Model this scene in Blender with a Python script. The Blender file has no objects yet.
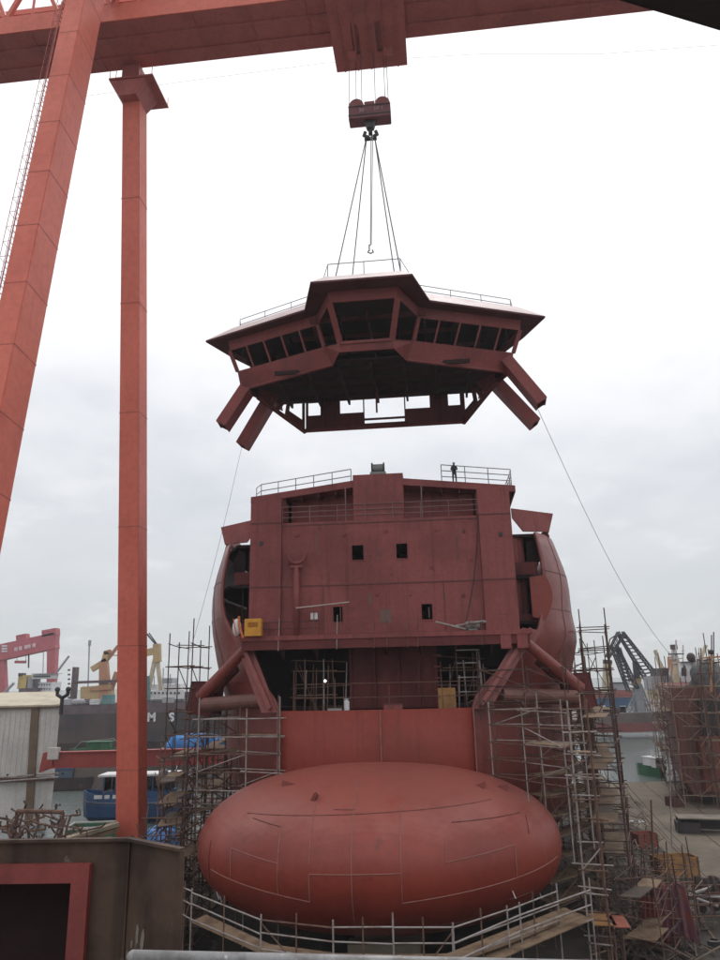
import bpy, bmesh, math, random
from math import sin, cos, tan, pi, radians, sqrt
from mathutils import Vector as V, Matrix
random.seed(11)
sc = bpy.context.scene
COL = sc.collection
# ------------------------------------------------------------------ camera
PITCH, ROLL, FPX, CZ = radians(15.5), radians(1.3), 720.0, 20.0
cam_d = bpy.data.cameras.new('camera'); cam = bpy.data.objects.new('camera', cam_d); COL.objects.link(cam)
cam_d.sensor_fit = 'VERTICAL'; cam_d.sensor_height = 36.0; cam_d.lens = 36.0*FPX/960.0
cam_d.clip_start = 0.1; cam_d.clip_end = 6000
CAMM = Matrix.Translation((0, 0, CZ)) @ Matrix.Rotation(pi/2+PITCH, 4, 'X') @ Matrix.Rotation(-ROLL, 4, 'Z')
cam.matrix_world = CAMM
sc.camera = cam
def ray(px, py):
    return CAMM.to_3x3() @ V(((px-360)/FPX, (480-py)/FPX, -1))
def at(px, py, D):                       # the point at ground distance D seen at a photo pixel
    d = ray(px, py); return V((0, 0, CZ)) + d*(D/d.y)
def atz(px, py, z):
    d = ray(px, py); return V((0, 0, CZ)) + d*((z-CZ)/d.z)
# ------------------------------------------------------------------ sky
SUN_EL, SUN_AZ = radians(62), radians(15)
w = bpy.data.worlds.new('World'); sc.world = w; w.use_nodes = True
nt = w.node_tree; nt.nodes.clear(); N = nt.nodes.new; L = nt.links.new
out = N('ShaderNodeOutputWorld'); bg = N('ShaderNodeBackground'); bg.inputs[1].default_value = 0.1
sky = N('ShaderNodeTexSky'); sky.sky_type = 'NISHITA'; sky.sun_disc = False
sky.sun_elevation = SUN_EL; sky.sun_rotation = SUN_AZ
tc = N('ShaderNodeTexCoord'); sep = N('ShaderNodeSeparateXYZ'); L(tc.outputs['Generated'], sep.inputs[0])
def M2(op, a, b=None, clamp=False):
    n = N('ShaderNodeMath'); n.operation = op; n.use_clamp = clamp
    for i, q in enumerate((a, b)):
        if q is None: continue
        if isinstance(q, (int, float)): n.inputs[i].default_value = q
        else: L(q, n.inputs[i])
    return n.outputs[0]
zc = M2('MAXIMUM', sep.outputs[2], 0.0); den = M2('ADD', zc, 0.22)
cmb = N('ShaderNodeCombineXYZ'); L(M2('DIVIDE', sep.outputs[0], den), cmb.inputs[0]); L(M2('DIVIDE', sep.outputs[1], den), cmb.inputs[1])
cmb.inputs[2].default_value = 3.7
def noise(scale, detail, rough=.55):
    n = N('ShaderNodeTexNoise'); n.inputs['Scale'].default_value = scale; n.inputs['Detail'].default_value = detail
    n.inputs['Roughness'].default_value = rough; L(cmb.outputs[0], n.inputs['Vector']); return n.outputs['Fac']
def ramp(fac, stops):
    r = N('ShaderNodeValToRGB'); cr = r.color_ramp
    while len(cr.elements) < len(stops): cr.elements.new(.5)
    for e, (p, c) in zip(cr.elements, stops): e.position = p; e.color = (*c, 1) if len(c) == 3 else c
    L(fac, r.inputs[0]); return r.outputs[0]
def mixc(fac, a, b, mode='MIX'):
    n = N('ShaderNodeMix'); n.data_type = 'RGBA'; n.blend_type = mode
    if isinstance(fac, (int, float)): n.inputs[0].default_value = fac
    else: L(fac, n.inputs[0])
    for i, q in ((6, a), (7, b)):
        if isinstance(q, tuple): n.inputs[i].default_value = (*q, 1)
        else: L(q, n.inputs[i])
    return n.outputs[2]
base = ramp(zc, [(0, (5.6, 5.85, 6.0)), (.12, (6.5, 6.7, 6.9)), (.3, (8.6, 8.7, 8.9)), (.5, (11.5, 11.4, 11.6)), (1, (11.5, 11.4, 11.6))])
n1 = noise(1.5, 7); patch = ramp(n1, [(.40, (0, 0, 0)), (.78, (1, 1, 1))])
low = ramp(zc, [(.0, (.35,)*3), (.2, (1,)*3), (.36, (.85,)*3), (.55, (0,)*3)])
pf = mixc(1.0, patch, low, 'MULTIPLY')
c1 = mixc(pf, base, (5.7, 6.0, 6.45))
n2 = noise(3.2, 5); lite = ramp(n2, [(.55, (0, 0, 0)), (.8, (.8, .8, .8))])
c2 = mixc(mixc(1.0, lite, low, 'MULTIPLY'), c1, (9.2, 9.1, 9.2))
c3 = mixc(.08, c2, sky.outputs[0])
L(c3, bg.inputs[0]); L(bg.outputs[0], out.inputs[0])
# ------------------------------------------------------------------ sun, exposure
sd = bpy.data.lights.new('sun', 'SUN'); sd.energy = 0.9; sd.angle = radians(18); sd.color = (1, .97, .93)
so = bpy.data.objects.new('sun', sd); COL.objects.link(so)
sdir = V((sin(SUN_AZ)*cos(SUN_EL), cos(SUN_AZ)*cos(SUN_EL), sin(SUN_EL)))
so.rotation_euler = sdir.to_track_quat('Z', 'Y').to_euler(); so.location = (0, 30, 140)
vs = sc.view_settings; sc.display_settings.display_device = 'sRGB'
vs.view_transform = 'Standard'; vs.look = 'None'; vs.exposure = 0.15; vs.gamma = 1; vs.use_curve_mapping = False
sc.cycles.max_bounces = 6; sc.cycles.volume_bounces = 0
# ------------------------------------------------------------------ materials
MATS = {}
def mat(name, c, rough=.6, c2=None, sc1=.35, spec=.4, bump=.0, streak=0.0, metal=0.0, lo=.42, hi=.66, spot=None, spotlo=.66, frames=0, top_tint=None):
    """paint/steel/concrete: base colour with worn patches, optional vertical run marks, spots and a fine bump"""
    if name in MATS: return MATS[name]
    m = bpy.data.materials.new(name); m.use_nodes = True; t = m.node_tree; b = t.nodes['Principled BSDF']
    b.inputs['Roughness'].default_value = rough; b.inputs['Metallic'].default_value = metal
    b.inputs['Specular IOR Level'].default_value = spec
    if c2 is None: c2 = tuple(x*.72 for x in c)
    g = t.nodes.new('ShaderNodeNewGeometry')
    def nz(scale, detail, vec=None, rg=.6):
        n = t.nodes.new('ShaderNodeTexNoise'); n.inputs['Scale'].default_value = scale
        n.inputs['Detail'].default_value = detail; n.inputs['Roughness'].default_value = rg
        t.links.new(vec or g.outputs['Position'], n.inputs['Vector']); return n.outputs['Fac']
    def rp(f, a, bb):
        r = t.nodes.new('ShaderNodeMapRange'); r.inputs[1].default_value = a; r.inputs[2].default_value = bb; r.interpolation_type = 'SMOOTHSTEP'
        t.links.new(f, r.inputs[0]); return r.outputs[0]
    def mx(f, a, bb):
        n = t.nodes.new('ShaderNodeMix'); n.data_type = 'RGBA'; t.links.new(f, n.inputs[0])
        for i, q in ((6, a), (7, bb)):
            if isinstance(q, tuple): n.inputs[i].default_value = (*q, 1)
            else: t.links.new(q, n.inputs[i])
        return n.outputs[2]
    col = mx(rp(nz(sc1, 8), lo, hi), c, c2)
    fine = mx(rp(nz(sc1*14, 4), .3, .8), tuple(x*1.0 for x in (1, 1, 1)), (.72, .72, .72))
    mu = t.nodes.new('ShaderNodeMix'); mu.data_type = 'RGBA'; mu.blend_type = 'MULTIPLY'; mu.inputs[0].default_value = .6
    t.links.new(col, mu.inputs[6]); t.links.new(fine, mu.inputs[7]); col = mu.outputs[2]
    if streak:
        mp = t.nodes.new('ShaderNodeMapping'); mp.inputs['Scale'].default_value = (1.3, 1.3, .07)
        t.links.new(g.outputs['Position'], mp.inputs['Vector'])
        f = rp(nz(1.4, 6, mp.outputs[0]), .5, .72)
        k = t.nodes.new('ShaderNodeMath'); k.operation = 'MULTIPLY'; k.inputs[1].default_value = streak; t.links.new(f, k.inputs[0])
        col = mx(k.outputs[0], col, tuple(x*.42 for x in c2))
    if spot:
        f = rp(nz(sc1*3.1, 7), spotlo, spotlo+.08); col = mx(f, col, spot)
    hgt = None
    if top_tint:
        # grey pink tint mixed over whatever faces up, broken up by noise
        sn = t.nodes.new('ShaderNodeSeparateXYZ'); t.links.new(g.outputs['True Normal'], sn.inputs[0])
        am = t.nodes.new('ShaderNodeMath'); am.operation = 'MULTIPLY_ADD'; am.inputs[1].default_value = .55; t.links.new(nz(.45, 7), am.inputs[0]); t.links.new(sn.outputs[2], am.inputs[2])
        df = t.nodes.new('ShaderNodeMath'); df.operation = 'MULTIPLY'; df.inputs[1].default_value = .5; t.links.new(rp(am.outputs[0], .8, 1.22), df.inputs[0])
        col = mx(df.outputs[0], col, top_tint)
    if frames:
        # heat marks and slight plate buckling where the hidden stiffeners are welded on
        sp = t.nodes.new('ShaderNodeSeparateXYZ'); t.links.new(g.outputs['Position'], sp.inputs[0])
        def mth(op, a_, b_):
            n = t.nodes.new('ShaderNodeMath'); n.operation = op
            for i, q in enumerate((a_, b_)):
                if isinstance(q, (int, float)): n.inputs[i].default_value = q
                else: t.links.new(q, n.inputs[i])
            return n.outputs[0]
        fx = mth('PINGPONG', sp.outputs[0], frames/2); fz = mth('PINGPONG', sp.outputs[2], frames*1.75)
        lx = rp(fx, .07, .0); lz = rp(fz, .07, .0); ln = mth('MAXIMUM', lx, lz)
        ln = mth('MULTIPLY', ln, rp(nz(.5, 5), .38, .7)); ln = mth('MULTIPLY', ln, .42)
        col = mx(ln, col, tuple(x*.55 for x in c2)); hgt = mth('MULTIPLY', mth('ADD', fx, mth('MULTIPLY', fz, .3)), .05)
    t.links.new(col, b.inputs['Base Color'])
    rr = t.nodes.new('ShaderNodeMapRange'); rr.inputs[3].default_value = max(.05, rough-.12); rr.inputs[4].default_value = min(1, rough+.14)
    t.links.new(nz(sc1*4, 5), rr.inputs[0]); t.links.new(rr.outputs[0], b.inputs['Roughness'])
    if bump:
        bp = t.nodes.new('ShaderNodeBump'); bp.inputs['Strength'].default_value = 1; bp.inputs['Distance'].default_value = bump
        hh = nz(.55, 3)
        if hgt is not None:
            ad = t.nodes.new('ShaderNodeMath'); ad.operation = 'ADD'; t.links.new(hh, ad.inputs[0]); t.links.new(hgt, ad.inputs[1]); hh = ad.outputs[0]
        t.links.new(hh, bp.inputs['Height']); t.links.new(bp.outputs[0], b.inputs['Normal'])
    MATS[name] = m; return m
def emit(name, c, s):
    m = bpy.data.materials.new(name); m.use_nodes = True; b = m.node_tree.nodes['Principled BSDF']
    b.inputs['Emission Color'].default_value = (*c, 1); b.inputs['Emission Strength'].default_value = s; return m
RED = mat('red oxide primer', (.255, .072, .068), .6, (.195, .055, .053), .22, .22, .04, .4, spot=(.13, .045, .04), spotlo=.68, frames=.8)
REDH = mat('red hull primer', (.23, .052, .043), .42, (.175, .038, .032), .18, .5, .03, .35, spot=(.27, .10, .085), spotlo=.68, frames=.9)
REDB = mat('red bulb primer', (.26, .040, .024), .40, (.205, .031, .020), .16, .45, .05, .15, spot=(.16, .034, .026), spotlo=.66, top_tint=(.36, .135, .11))
REDS = mat('red stem primer', (.23, .036, .023), .55, (.185, .03, .02), .15, .3, .03, .3, spot=(.15, .034, .026), spotlo=.66)
SHELL = mat('weathered shell primer', (.23, .085, .072), .42, (.18, .06, .052), .3, .5, .03, .5)
DRED = mat('shaded interior primer', (.14, .038, .036), .7, (.10, .03, .03), .4, .15, 0, .3)  # darker copy of the red primer, interior shade put into the colour
SEAM = mat('scribed weld line', (.30, .13, .11), .6, (.24, .09, .075), 2)
SEAMD = mat('ground weld seam', (.13, .036, .033), .5, None, 2)
WHR = mat('wheelhouse red primer', (.23, .056, .052), .55, (.17, .043, .042), .3, .25, .02, .3)
ROOFP = mat('sky paled roof primer', (.62, .50, .49), .5, (.52, .38, .37), .4)  # paler than the walls: the roof's sky reflection put into the colour
CRSEAM = mat('crane weld line', (.46, .11, .08), .6, None, 1)
INT = mat('unlit grey primer', (.04, .024, .025), .85, (.03, .019, .02), .5, .1)  # near-black: the darkness inside openings and recesses put into the colour
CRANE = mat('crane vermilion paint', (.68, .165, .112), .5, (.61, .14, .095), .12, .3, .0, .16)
CRANED = mat('veil tinted girder paint', (.44, .125, .108), .5, (.36, .098, .086), .25, .3, .02, .3)  # crane paint toned to the girder underside, its pink lens veil in the colour
BLACK = mat('greasy black steel', (.03, .026, .027), .5)
GREYS = mat('grey steel', (.22, .22, .22), .45)
GALV = mat('galvanised tube', (.34, .31, .295), .5, (.22, .17, .145), 1.2, .4, metal=.2)
RUST = mat('rusty scaffold tube', (.15, .085, .06), .75, (.09, .045, .032), 1.5)
DARKT = mat('dark scaffold tube', (.075, .045, .038), .7, (.05, .03, .028), 1.5)
PLANK = mat('scaffold board wood', (.23, .16, .10), .85, (.13, .08, .05), 1.0)
PLANKO = mat('orange plywood', (.33, .17, .06), .8, (.22, .11, .05), 1.0)
YELLOW = mat('yellow paint', (.62, .30, .03), .5, (.5, .22, .03), 1.5)
WHITE = mat('white paint', (.72, .73, .74), .5, (.58, .58, .57), .3)
CREAM = mat('cream cladding', (.58, .57, .54), .6, (.48, .47, .44), .2, streak=.25)
ROPE = mat('steel wire rope', (.10, .095, .09), .5, (.07, .066, .06), 3)
SLING = mat('pale webbing', (.45, .43, .41), .8)
CONC = mat('dusty concrete', (.185, .158, .12), .9, (.125, .105, .08), .06, .2, spot=(.055, .045, .04), spotlo=.6, lo=.4, hi=.62)
WATER = None
RUSTBOX = mat('rusted plate', (.09, .055, .04), .65, (.045, .028, .023), .9, .3, .006, .8, spot=(.22, .17, .14), spotlo=.64)
FRAME = mat('red coaming paint', (.24, .05, .045), .55, (.18, .04, .036), 1.2, streak=.4)
BLUE = mat('blue hull paint', (.035, .10, .24), .4, (.03, .075, .17), .5)
BLUET = mat('blue tarpaulin', (.04, .22, .55), .5, (.03, .15, .40), .6, bump=.05)
GREEN = mat('green paint', (.03, .14, .06), .5, (.025, .10, .05), .8)
BHULL = mat('black ship paint', (.034, .030, .034), .65, (.085, .055, .05), .09, streak=.6, spot=(.12, .07, .055), spotlo=.62)
PINK = mat('faded gantry red', (.46, .12, .14), .6, (.40, .10, .12), .05)
ORCH = mat('ochre crane paint', (.52, .37, .19), .6, (.43, .29, .15), .1)
ORCD = mat('rusty orange crane paint', (.45, .23, .13), .6, (.36, .17, .10), .1)
DGREY = mat('dark lattice paint', (.06, .06, .07), .6)
LGREY = mat('ship side grey', (.35, .36, .38), .6, (.27, .28, .30), .1)
PURP = mat('dark mauve steel', (.13, .09, .10), .7)
TARP = mat('grey tarpaulin', (.10, .105, .11), .6, (.06, .062, .066), .5, bump=.2)
PTARP = mat('purple red sacking', (.14, .055, .075), .8, (.20, .06, .045), 1.2)
SKIN = mat('skin', (.38, .22, .16), .6); CLOTH = mat('navy overalls', (.035, .038, .055), .85, None, 3); HELM = mat('grey helmet', (.25, .25, .27), .4)
STONE = mat('quay stone', (.16, .13, .115), .9, (.10, .082, .075), .08)
QRED = mat('quay red hull', (.22, .07, .065), .7, (.15, .05, .05), .1)
DIRT = mat('rubble brown', (.17, .12, .09), .95, (.09, .06, .048), .3)
GLASS = mat('dark window glass', (.02, .022, .025), .15, None, 1, .6)
LAMPM = emit('lamp glow', (1, .93, .8), 12)
# ------------------------------------------------------------------ mesh building
class MB:
    def __init__(s): s.v = []; s.f = []
    def add(s, vs, fs):
        n = len(s.v); s.v += [V(q) for q in vs]; s.f += [[i+n for i in q] for q in fs]
    def box(s, x0, x1, y0, y1, z0, z1):
        s.add([(x, y, z) for z in (z0, z1) for y in (y0, y1) for x in (x0, x1)],
              [(0, 2, 3, 1), (4, 5, 7, 6), (0, 1, 5, 4), (2, 6, 7, 3), (0, 4, 6, 2), (1, 3, 7, 5)]); return s
    def cbox(s, c, d): return s.box(c[0]-d[0]/2, c[0]+d[0]/2, c[1]-d[1]/2, c[1]+d[1]/2, c[2]-d[2]/2, c[2]+d[2]/2)
    def bar(s, p, q, wd, hd, side=None, wd2=None, hd2=None):
        """rectangular beam p>q; wd along the side vector, hd across it"""
        p, q = V(p), V(q); a = (q-p).normalized(); sd = V(side) if side else V((0, 0, 1)).cross(a)
        if sd.length < 1e-4: sd = V((1, 0, 0))
        sd = (sd-a*sd.dot(a)).normalized(); u = a.cross(sd); wd2 = wd2 or wd; hd2 = hd2 or hd
        P = [p+sd*i*wd/2+u*j*hd/2 for i, j in ((-1, -1), (1, -1), (1, 1), (-1, 1))] + [q+sd*i*wd2/2+u*j*hd2/2 for i, j in ((-1, -1), (1, -1), (1, 1), (-1, 1))]
        s.add(P, [(3, 2, 1, 0), (4, 5, 6, 7), (0, 1, 5, 4), (1, 2, 6, 5), (2, 3, 7, 6), (3, 0, 4, 7)]); return s
    def tube(s, p, q, r, n=8, r2=None):
        p, q = V(p), V(q); a = (q-p); 
        if a.length < 1e-6: return s
        a.normalize(); x = a.orthogonal().normalized(); y = a.cross(x); r2 = r if r2 is None else r2
        P = [p+(x*cos(2*pi*i/n)+y*sin(2*pi*i/n))*r for i in range(n)]+[q+(x*cos(2*pi*i/n)+y*sin(2*pi*i/n))*r2 for i in range(n)]
        s.add(P, [(i, (i+1) % n, n+(i+1) % n, n+i) for i in range(n)]+[list(range(n-1, -1, -1)), list(range(n, 2*n))]); return s
    def path(s, pts, r, n=6):
        pts = [V(q) for q in pts]
        rings = []; x = None
        for i, p in enumerate(pts):
            a = (pts[min(i+1, len(pts)-1)]-pts[max(i-1, 0)]).normalized()
            x = a.orthogonal().normalized() if x is None else (x-a*x.dot(a)).normalized()
            y = a.cross(x); rings.append([p+(x*cos(2*pi*k/n)+y*sin(2*pi*k/n))*r for k in range(n)])
        s.grid(rings, closed=True); m = len(s.v); return s
    def grid(s, rows, closed=False):
        n = len(rows[0]); fs = []
        for j in range(len(rows)-1):
            for i in range(n if closed else n-1):
                fs.append((j*n+i, j*n+(i+1) % n, (j+1)*n+(i+1) % n, (j+1)*n+i))
        s.add([q for r in rows for q in r], fs); return s
    def prism(s, poly, z0, z1):
        n = len(poly)
        P = [(*q, z0) for q in poly]+[(*q, z1) for q in poly]
        s.add(P, [list(range(n-1, -1, -1)), list(range(n, 2*n))]+[(i, (i+1) % n, n+(i+1) % n, n+i) for i in range(n)]); return s
    def plate(s, pts, th, d=None):
        """flat polygon given thickness th along d (default its normal)"""
        pts = [V(q) for q in pts]; n = len(pts)
        if d is None:
            d = V((0, 0, 0))
            for i in range(n): d += pts[i].cross(pts[(i+1) % n])
            d.normalize()
        d = V(d)*th
        s.add([q for q in pts]+[q+d for q in pts], [list(range(n-1, -1, -1)), list(range(n, 2*n))]+[(i, (i+1) % n, n+(i+1) % n, n+i) for i in range(n)]); return s
    def holed(s, O, U, W, us, ws, holes, th, D):
        """plate in the plane O+u*U+w*W with rectangular holes (u0,u1,w0,w1), thickness th along D"""
        O, U, W, D = V(O), V(U), V(W), V(D)*th
        uu = sorted(set([us[0], us[1]]+[q for h in holes for q in h[:2]])); ww = sorted(set([ws[0], ws[1]]+[q for h in holes for q in h[2:]]))
        def solid(i, j):
            if i < 0 or j < 0 or i >= len(uu)-1 or j >= len(ww)-1: return False
            cu, cw = (uu[i]+uu[i+1])/2, (ww[j]+ww[j+1])/2
            return not any(h[0] < cu < h[1] and h[2] < cw < h[3] for h in holes)
        pt = lambda u, q: O+U*u+W*q
        for i in range(len(uu)-1):
            for j in range(len(ww)-1):
                if not solid(i, j): continue
                a, b, c, d = pt(uu[i], ww[j]), pt(uu[i+1], ww[j]), pt(uu[i+1], ww[j+1]), pt(uu[i], ww[j+1])
                s.add([a, b, c, d], [(0, 1, 2, 3)]); s.add([a+D, b+D, c+D, d+D], [(3, 2, 1, 0)])
                for (ii, jj, e, f) in ((i-1, j, a, d), (i+1, j, b, c), (i, j-1, a, b), (i, j+1, d, c)):
                    if not solid(ii, jj): s.add([e, f, f+D, e+D], [(0, 1, 2, 3)])
        return s
    def ball(s, c, rx, ry, rz, n=12, m=8):
        rows = [[V(c)+V((rx*sin(pi*j/m)*cos(2*pi*i/n), ry*sin(pi*j/m)*sin(2*pi*i/n), rz*cos(pi*j/m))) for i in range(n)] for j in range(m+1)]
        return s.grid(rows, True)
    def build(s, name, m, parent=None, world=False, smooth=False, solid=0, weld=True, bev=0):
        me = bpy.data.meshes.new(name); vs = s.v
        if world and parent is not None:
            im = TM[parent.name].inverted(); vs = [im @ q for q in vs]
        me.from_pydata([tuple(q) for q in vs], [], s.f)
        bm = bmesh.new(); bm.from_mesh(me)
        if weld: bmesh.ops.remove_doubles(bm, verts=bm.verts, dist=1e-5)
        if bev: bmesh.ops.bevel(bm, geom=[e for e in bm.edges if len(e.link_faces) == 2 and e.calc_face_angle(0) > .5], offset=bev, segments=2, affect='EDGES', clamp_overlap=True)
        bmesh.ops.recalc_face_normals(bm, faces=bm.faces)
        if solid: bmesh.ops.solidify(bm, geom=list(bm.faces), thickness=solid)
        for q in bm.faces: q.smooth = smooth
        bm.to_mesh(me); bm.free()
        me.materials.append(m)
        o = bpy.data.objects.new(name, me); COL.objects.link(o)
        if parent is not None: o.parent = parent
        TM[o.name] = TM[parent.name] if parent is not None else Matrix.Identity(4)
        return o
TM = {}
def thing(name, label, cat, loc=(0, 0, 0), rz=0, group=None, scale=1):
    o = bpy.data.objects.new(name, None); COL.objects.link(o); o.empty_display_size = .3
    m = Matrix.Translation(loc) @ Matrix.Rotation(rz, 4, 'Z') @ Matrix.Scale(scale, 4)
    o.location = loc; o.rotation_euler = (0, 0, rz); o.scale = (scale,)*3; TM[o.name] = m
    o['label'] = label; o['category'] = cat
    if group: o['group'] = group
    return o
def tag(o, label, cat, group=None):
    o['label'] = label; o['category'] = cat
    if group: o['group'] = group
    return o
def setting(o, kind='structure'): o['kind'] = kind; return o
TUBES = {}
def tube_part(name, m, parent, p, q, r, world=True):
    """one straight tube as a part of its own; all tubes of a material share one unit mesh"""
    if m.name not in TUBES:
        b = MB().tube((0, 0, 0), (0, 0, 1), 1, 8); o = b.build('tube', m); me = o.data
        for f in me.polygons: f.use_smooth = len(f.vertices) == 4
        bpy.data.objects.remove(o); TUBES[m.name] = me
    o = bpy.data.objects.new(name, TUBES[m.name]); COL.objects.link(o); o.parent = parent
    if world and parent is not None:
        im = TM[parent.name].inverted(); p, q = im @ V(p), im @ V(q); r = r/TM[parent.name].to_scale()[0]
    p, q = V(p), V(q); d = q-p
    o.matrix_basis = Matrix.Translation(p) @ d.to_track_quat('Z', 'Y').to_matrix().to_4x4() @ Matrix.Diagonal((r, r, d.length, 1))
    return o
def railing(parent, pts, h, nr, r, m, step=1.8, name='railing'):
    """a railing in parent-local coordinates: rails plus posts as ONE part with rails and posts as sub-parts"""
    pts = [V(q) for q in pts]; rail = MB()
    for k in range(nr):
        z = h*(k+1)/nr; rail.path([q+V((0, 0, z)) for q in pts], r)
    ro = rail.build(name, m, parent)
    for i in range(len(pts)-1):
        a, b = pts[i], pts[i+1]; n = max(1, round((b-a).length/step))
        for k in range(n+(i == len(pts)-2)):
            q = a.lerp(b, k/n); MB().tube(q, q+V((0, 0, h)), r, 6).build('post', m, ro)
    return ro
# ------------------------------------------------------------------ setting: ground, water, far quays
def water_mat():
    m = bpy.data.materials.new('harbour water'); m.use_nodes = True; t = m.node_tree; b = t.nodes['Principled BSDF']
    b.inputs['Base Color'].default_value = (.11, .13, .125, 1); b.inputs['Roughness'].default_value = .22; b.inputs['IOR'].default_value = 1.33
    n = t.nodes.new('ShaderNodeTexNoise'); n.inputs['Scale'].default_value = .8; n.inputs['Detail'].default_value = 5
    g = t.nodes.new('ShaderNodeNewGeometry'); t.links.new(g.outputs['Position'], n.inputs['Vector'])
    bp = t.nodes.new('ShaderNodeBump'); bp.inputs['Distance'].default_value = .25; bp.inputs['Strength'].default_value = .6
    t.links.new(n.outputs['Fac'], bp.inputs['Height']); t.links.new(bp.outputs[0], b.inputs['Normal']); return m
WATER = water_mat()
q = MB(); q.add([(-4000, -400, -1.2), (4000, -400, -1.2), (4000, 4500, -1.2), (-4000, 4500, -1.2)], [(0, 1, 2, 3)])
setting(q.build('water', WATER))
q = MB(); q.prism([(-160, -60), (200, -60), (200, 158), (14, 146), (14, 118), (-26, 104), (-60, 104), (-160, 104)], -6, 0)
setting(q.build('ground', CONC))
q = MB(); q.add([(-15, 30, .006), (27, 30, .006), (41, 146, .006), (14.5, 145, .006), (14.5, 117, .006), (-14, 108, .006)], [(0, 1, 2, 3, 4, 5)])  # dark sheet added over the ground to cut light bounced up under the bulb
setting(q.build('slipway', mat('low bounce slipway dark', (.062, .052, .042), .9, (.035, .03, .026), .12, .25, spot=(.12, .10, .075), spotlo=.6)))
q = MB(); q.prism([(-900, 262), (-20, 262), (-20, 900), (-900, 900)], -6, 1.0); setting(q.build('far_quay', STONE))
q = MB(); q.prism([(40, 300), (900, 300), (900, 900), (40, 900)], -6, 3.0); setting(q.build('far_quay', STONE))
# ------------------------------------------------------------------ the ship on the slipway
SHIP = thing('ship', 'huge red primer-coated ship hull under construction, bulbous bow towards the viewer', 'ship', (1.66, 64.9, 0), radians(-5))
def sl(px, py, y):                        # ship-frame point on the plane y seen at a photo pixel
    o = V((1.66, 64.9, 0)); ey = V((sin(radians(5)), cos(radians(5)), 0)); d = ray(px, py); c = V((0, 0, CZ))
    p = c + d*(((o-c).dot(ey)+y)/d.dot(ey)); return TM['ship'].inverted() @ p
HL = [(1.5, [(2.5, 5), (5, 9), (9, 15), (13, 27), (15, 60), (15, 100)]),
      (6, [(6, 1.5), (10, 6), (14, 12), (16.5, 22), (17.5, 55), (17.5, 100)]),
      (12, [(8.15, -.75), (12.0, 3.5), (15.7, 10), (17.3, 18), (18.3, 40), (18.5, 100)]),
      (17.4, [(8.25, -.75), (12.4, 3.2), (15.6, 9), (17.5, 17), (18.5, 30), (18.7, 100)]),
      (20, [(10.1, .3), (13.7, 4), (16.3, 9), (17.9, 15.5), (18.7, 27), (18.8, 100)]),
      (23.2, [(13.2, 2.1), (15.8, 5.2), (17.8, 9.4), (18.7, 15), (19, 25), (19, 100)]),
      (26, [(15.2, 3.1), (16.7, 5.6), (18.3, 9.6), (19, 15), (19.1, 25), (19.1, 100)]),
      (29.5, [(15.6, 3.6), (16.9, 6.0), (18.2, 9.7), (18.9, 15), (19, 25), (19, 100)]),
      (33.3, [(15.2, 4.4), (16.1, 6.4), (17.2, 9.8), (17.9, 15), (18.2, 25), (18.2, 100)])]
def spline(pts, n):
    """Catmull-Rom through the points of a waterline"""
    P = [V((*q, 0)) if len(q) == 2 else V(q) for q in pts]; P = [P[0]*2-P[1]]+P+[P[-1]*2-P[-2]]; o = []
    for i in range(1, len(P)-2):
        for k in range(n):
            t = k/n; a, b, c, d = P[i-1:i+3]
            o.append(((b*2)+(c-a)*t+(a*2-b*5+c*4-d)*t*t+(b*3-a-c*3+d)*t**3)*.5)
    return o+[P[-2]]
for sgn in (-1, 1):
    q = MB(); sh = lambda z: -.8 if z < 18 else max(-.8, min(0, (z-23.2)*.25))
    gx = lambda z, y: ((1.6*min(1, max(0, (z-1)/6), max(0, (26-z)/7))*min(1, max(0, (y+.5)/9)) if z < 25 else -.65*max(0, 1-(y-3)/5)) if sgn > 0 else 0)
    rows = [[V((sgn*p.x+sh(z)*max(0, 1-p.y/30)+gx(z, p.y), p.y, z)) for p in spline(pts[:5], 4)]+[V((sgn*pts[5][0], pts[5][1], z))] for z, pts in HL]
    cols = [[r[i] for r in rows] for i in range(len(rows[0]))]; cols = [spline(c, 3) for c in cols]
    q.grid(cols); h = q.build('hull_side', SHELL if False else REDH, SHIP, smooth=True, solid=.24)
    # welded plate seams on the side shell
    s2 = MB()
    for j in (6, 12, 18, 21): s2.path([cols[i][j]+V((sgn*.02, -.01, 0)) for i in range(len(cols)-1)], .022, 4)
    for i in (5, 9, 13): s2.path([c+V((sgn*.02, -.01, 0)) for c in cols[i]], .022, 4)
    s2.build('weld_seam', SEAMD, h)
q = MB(); q.box(-16.5, 16.5, 98, 98.3, 2, 33); q.build('stern_plate', DRED, SHIP)
# curved stem plate behind the bulb
q = MB(); n = 16; zs = (4, 8, 13, 17.55)
for (y0, sg) in ((-.95, 1),):
    rows = [[V((-9.1+16.6*i/n, -.95-1.0*(1-((i-n/2)/(n/2))**2), z)) for i in range(n+1)] for z in zs]
    q.grid(rows)
st = q.build('stem_plate', REDS, SHIP, smooth=True, solid=.14)
q = MB()
for x in (-8.3, .55, 8.3): MB().box(x-.85, x-.75, -1.02-1.0*(1-(x/8.3)**2)-.04, -.95-1.0*(1-(x/8.3)**2), 5, 17.5).build('weld_seam', SEAM, st)
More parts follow.
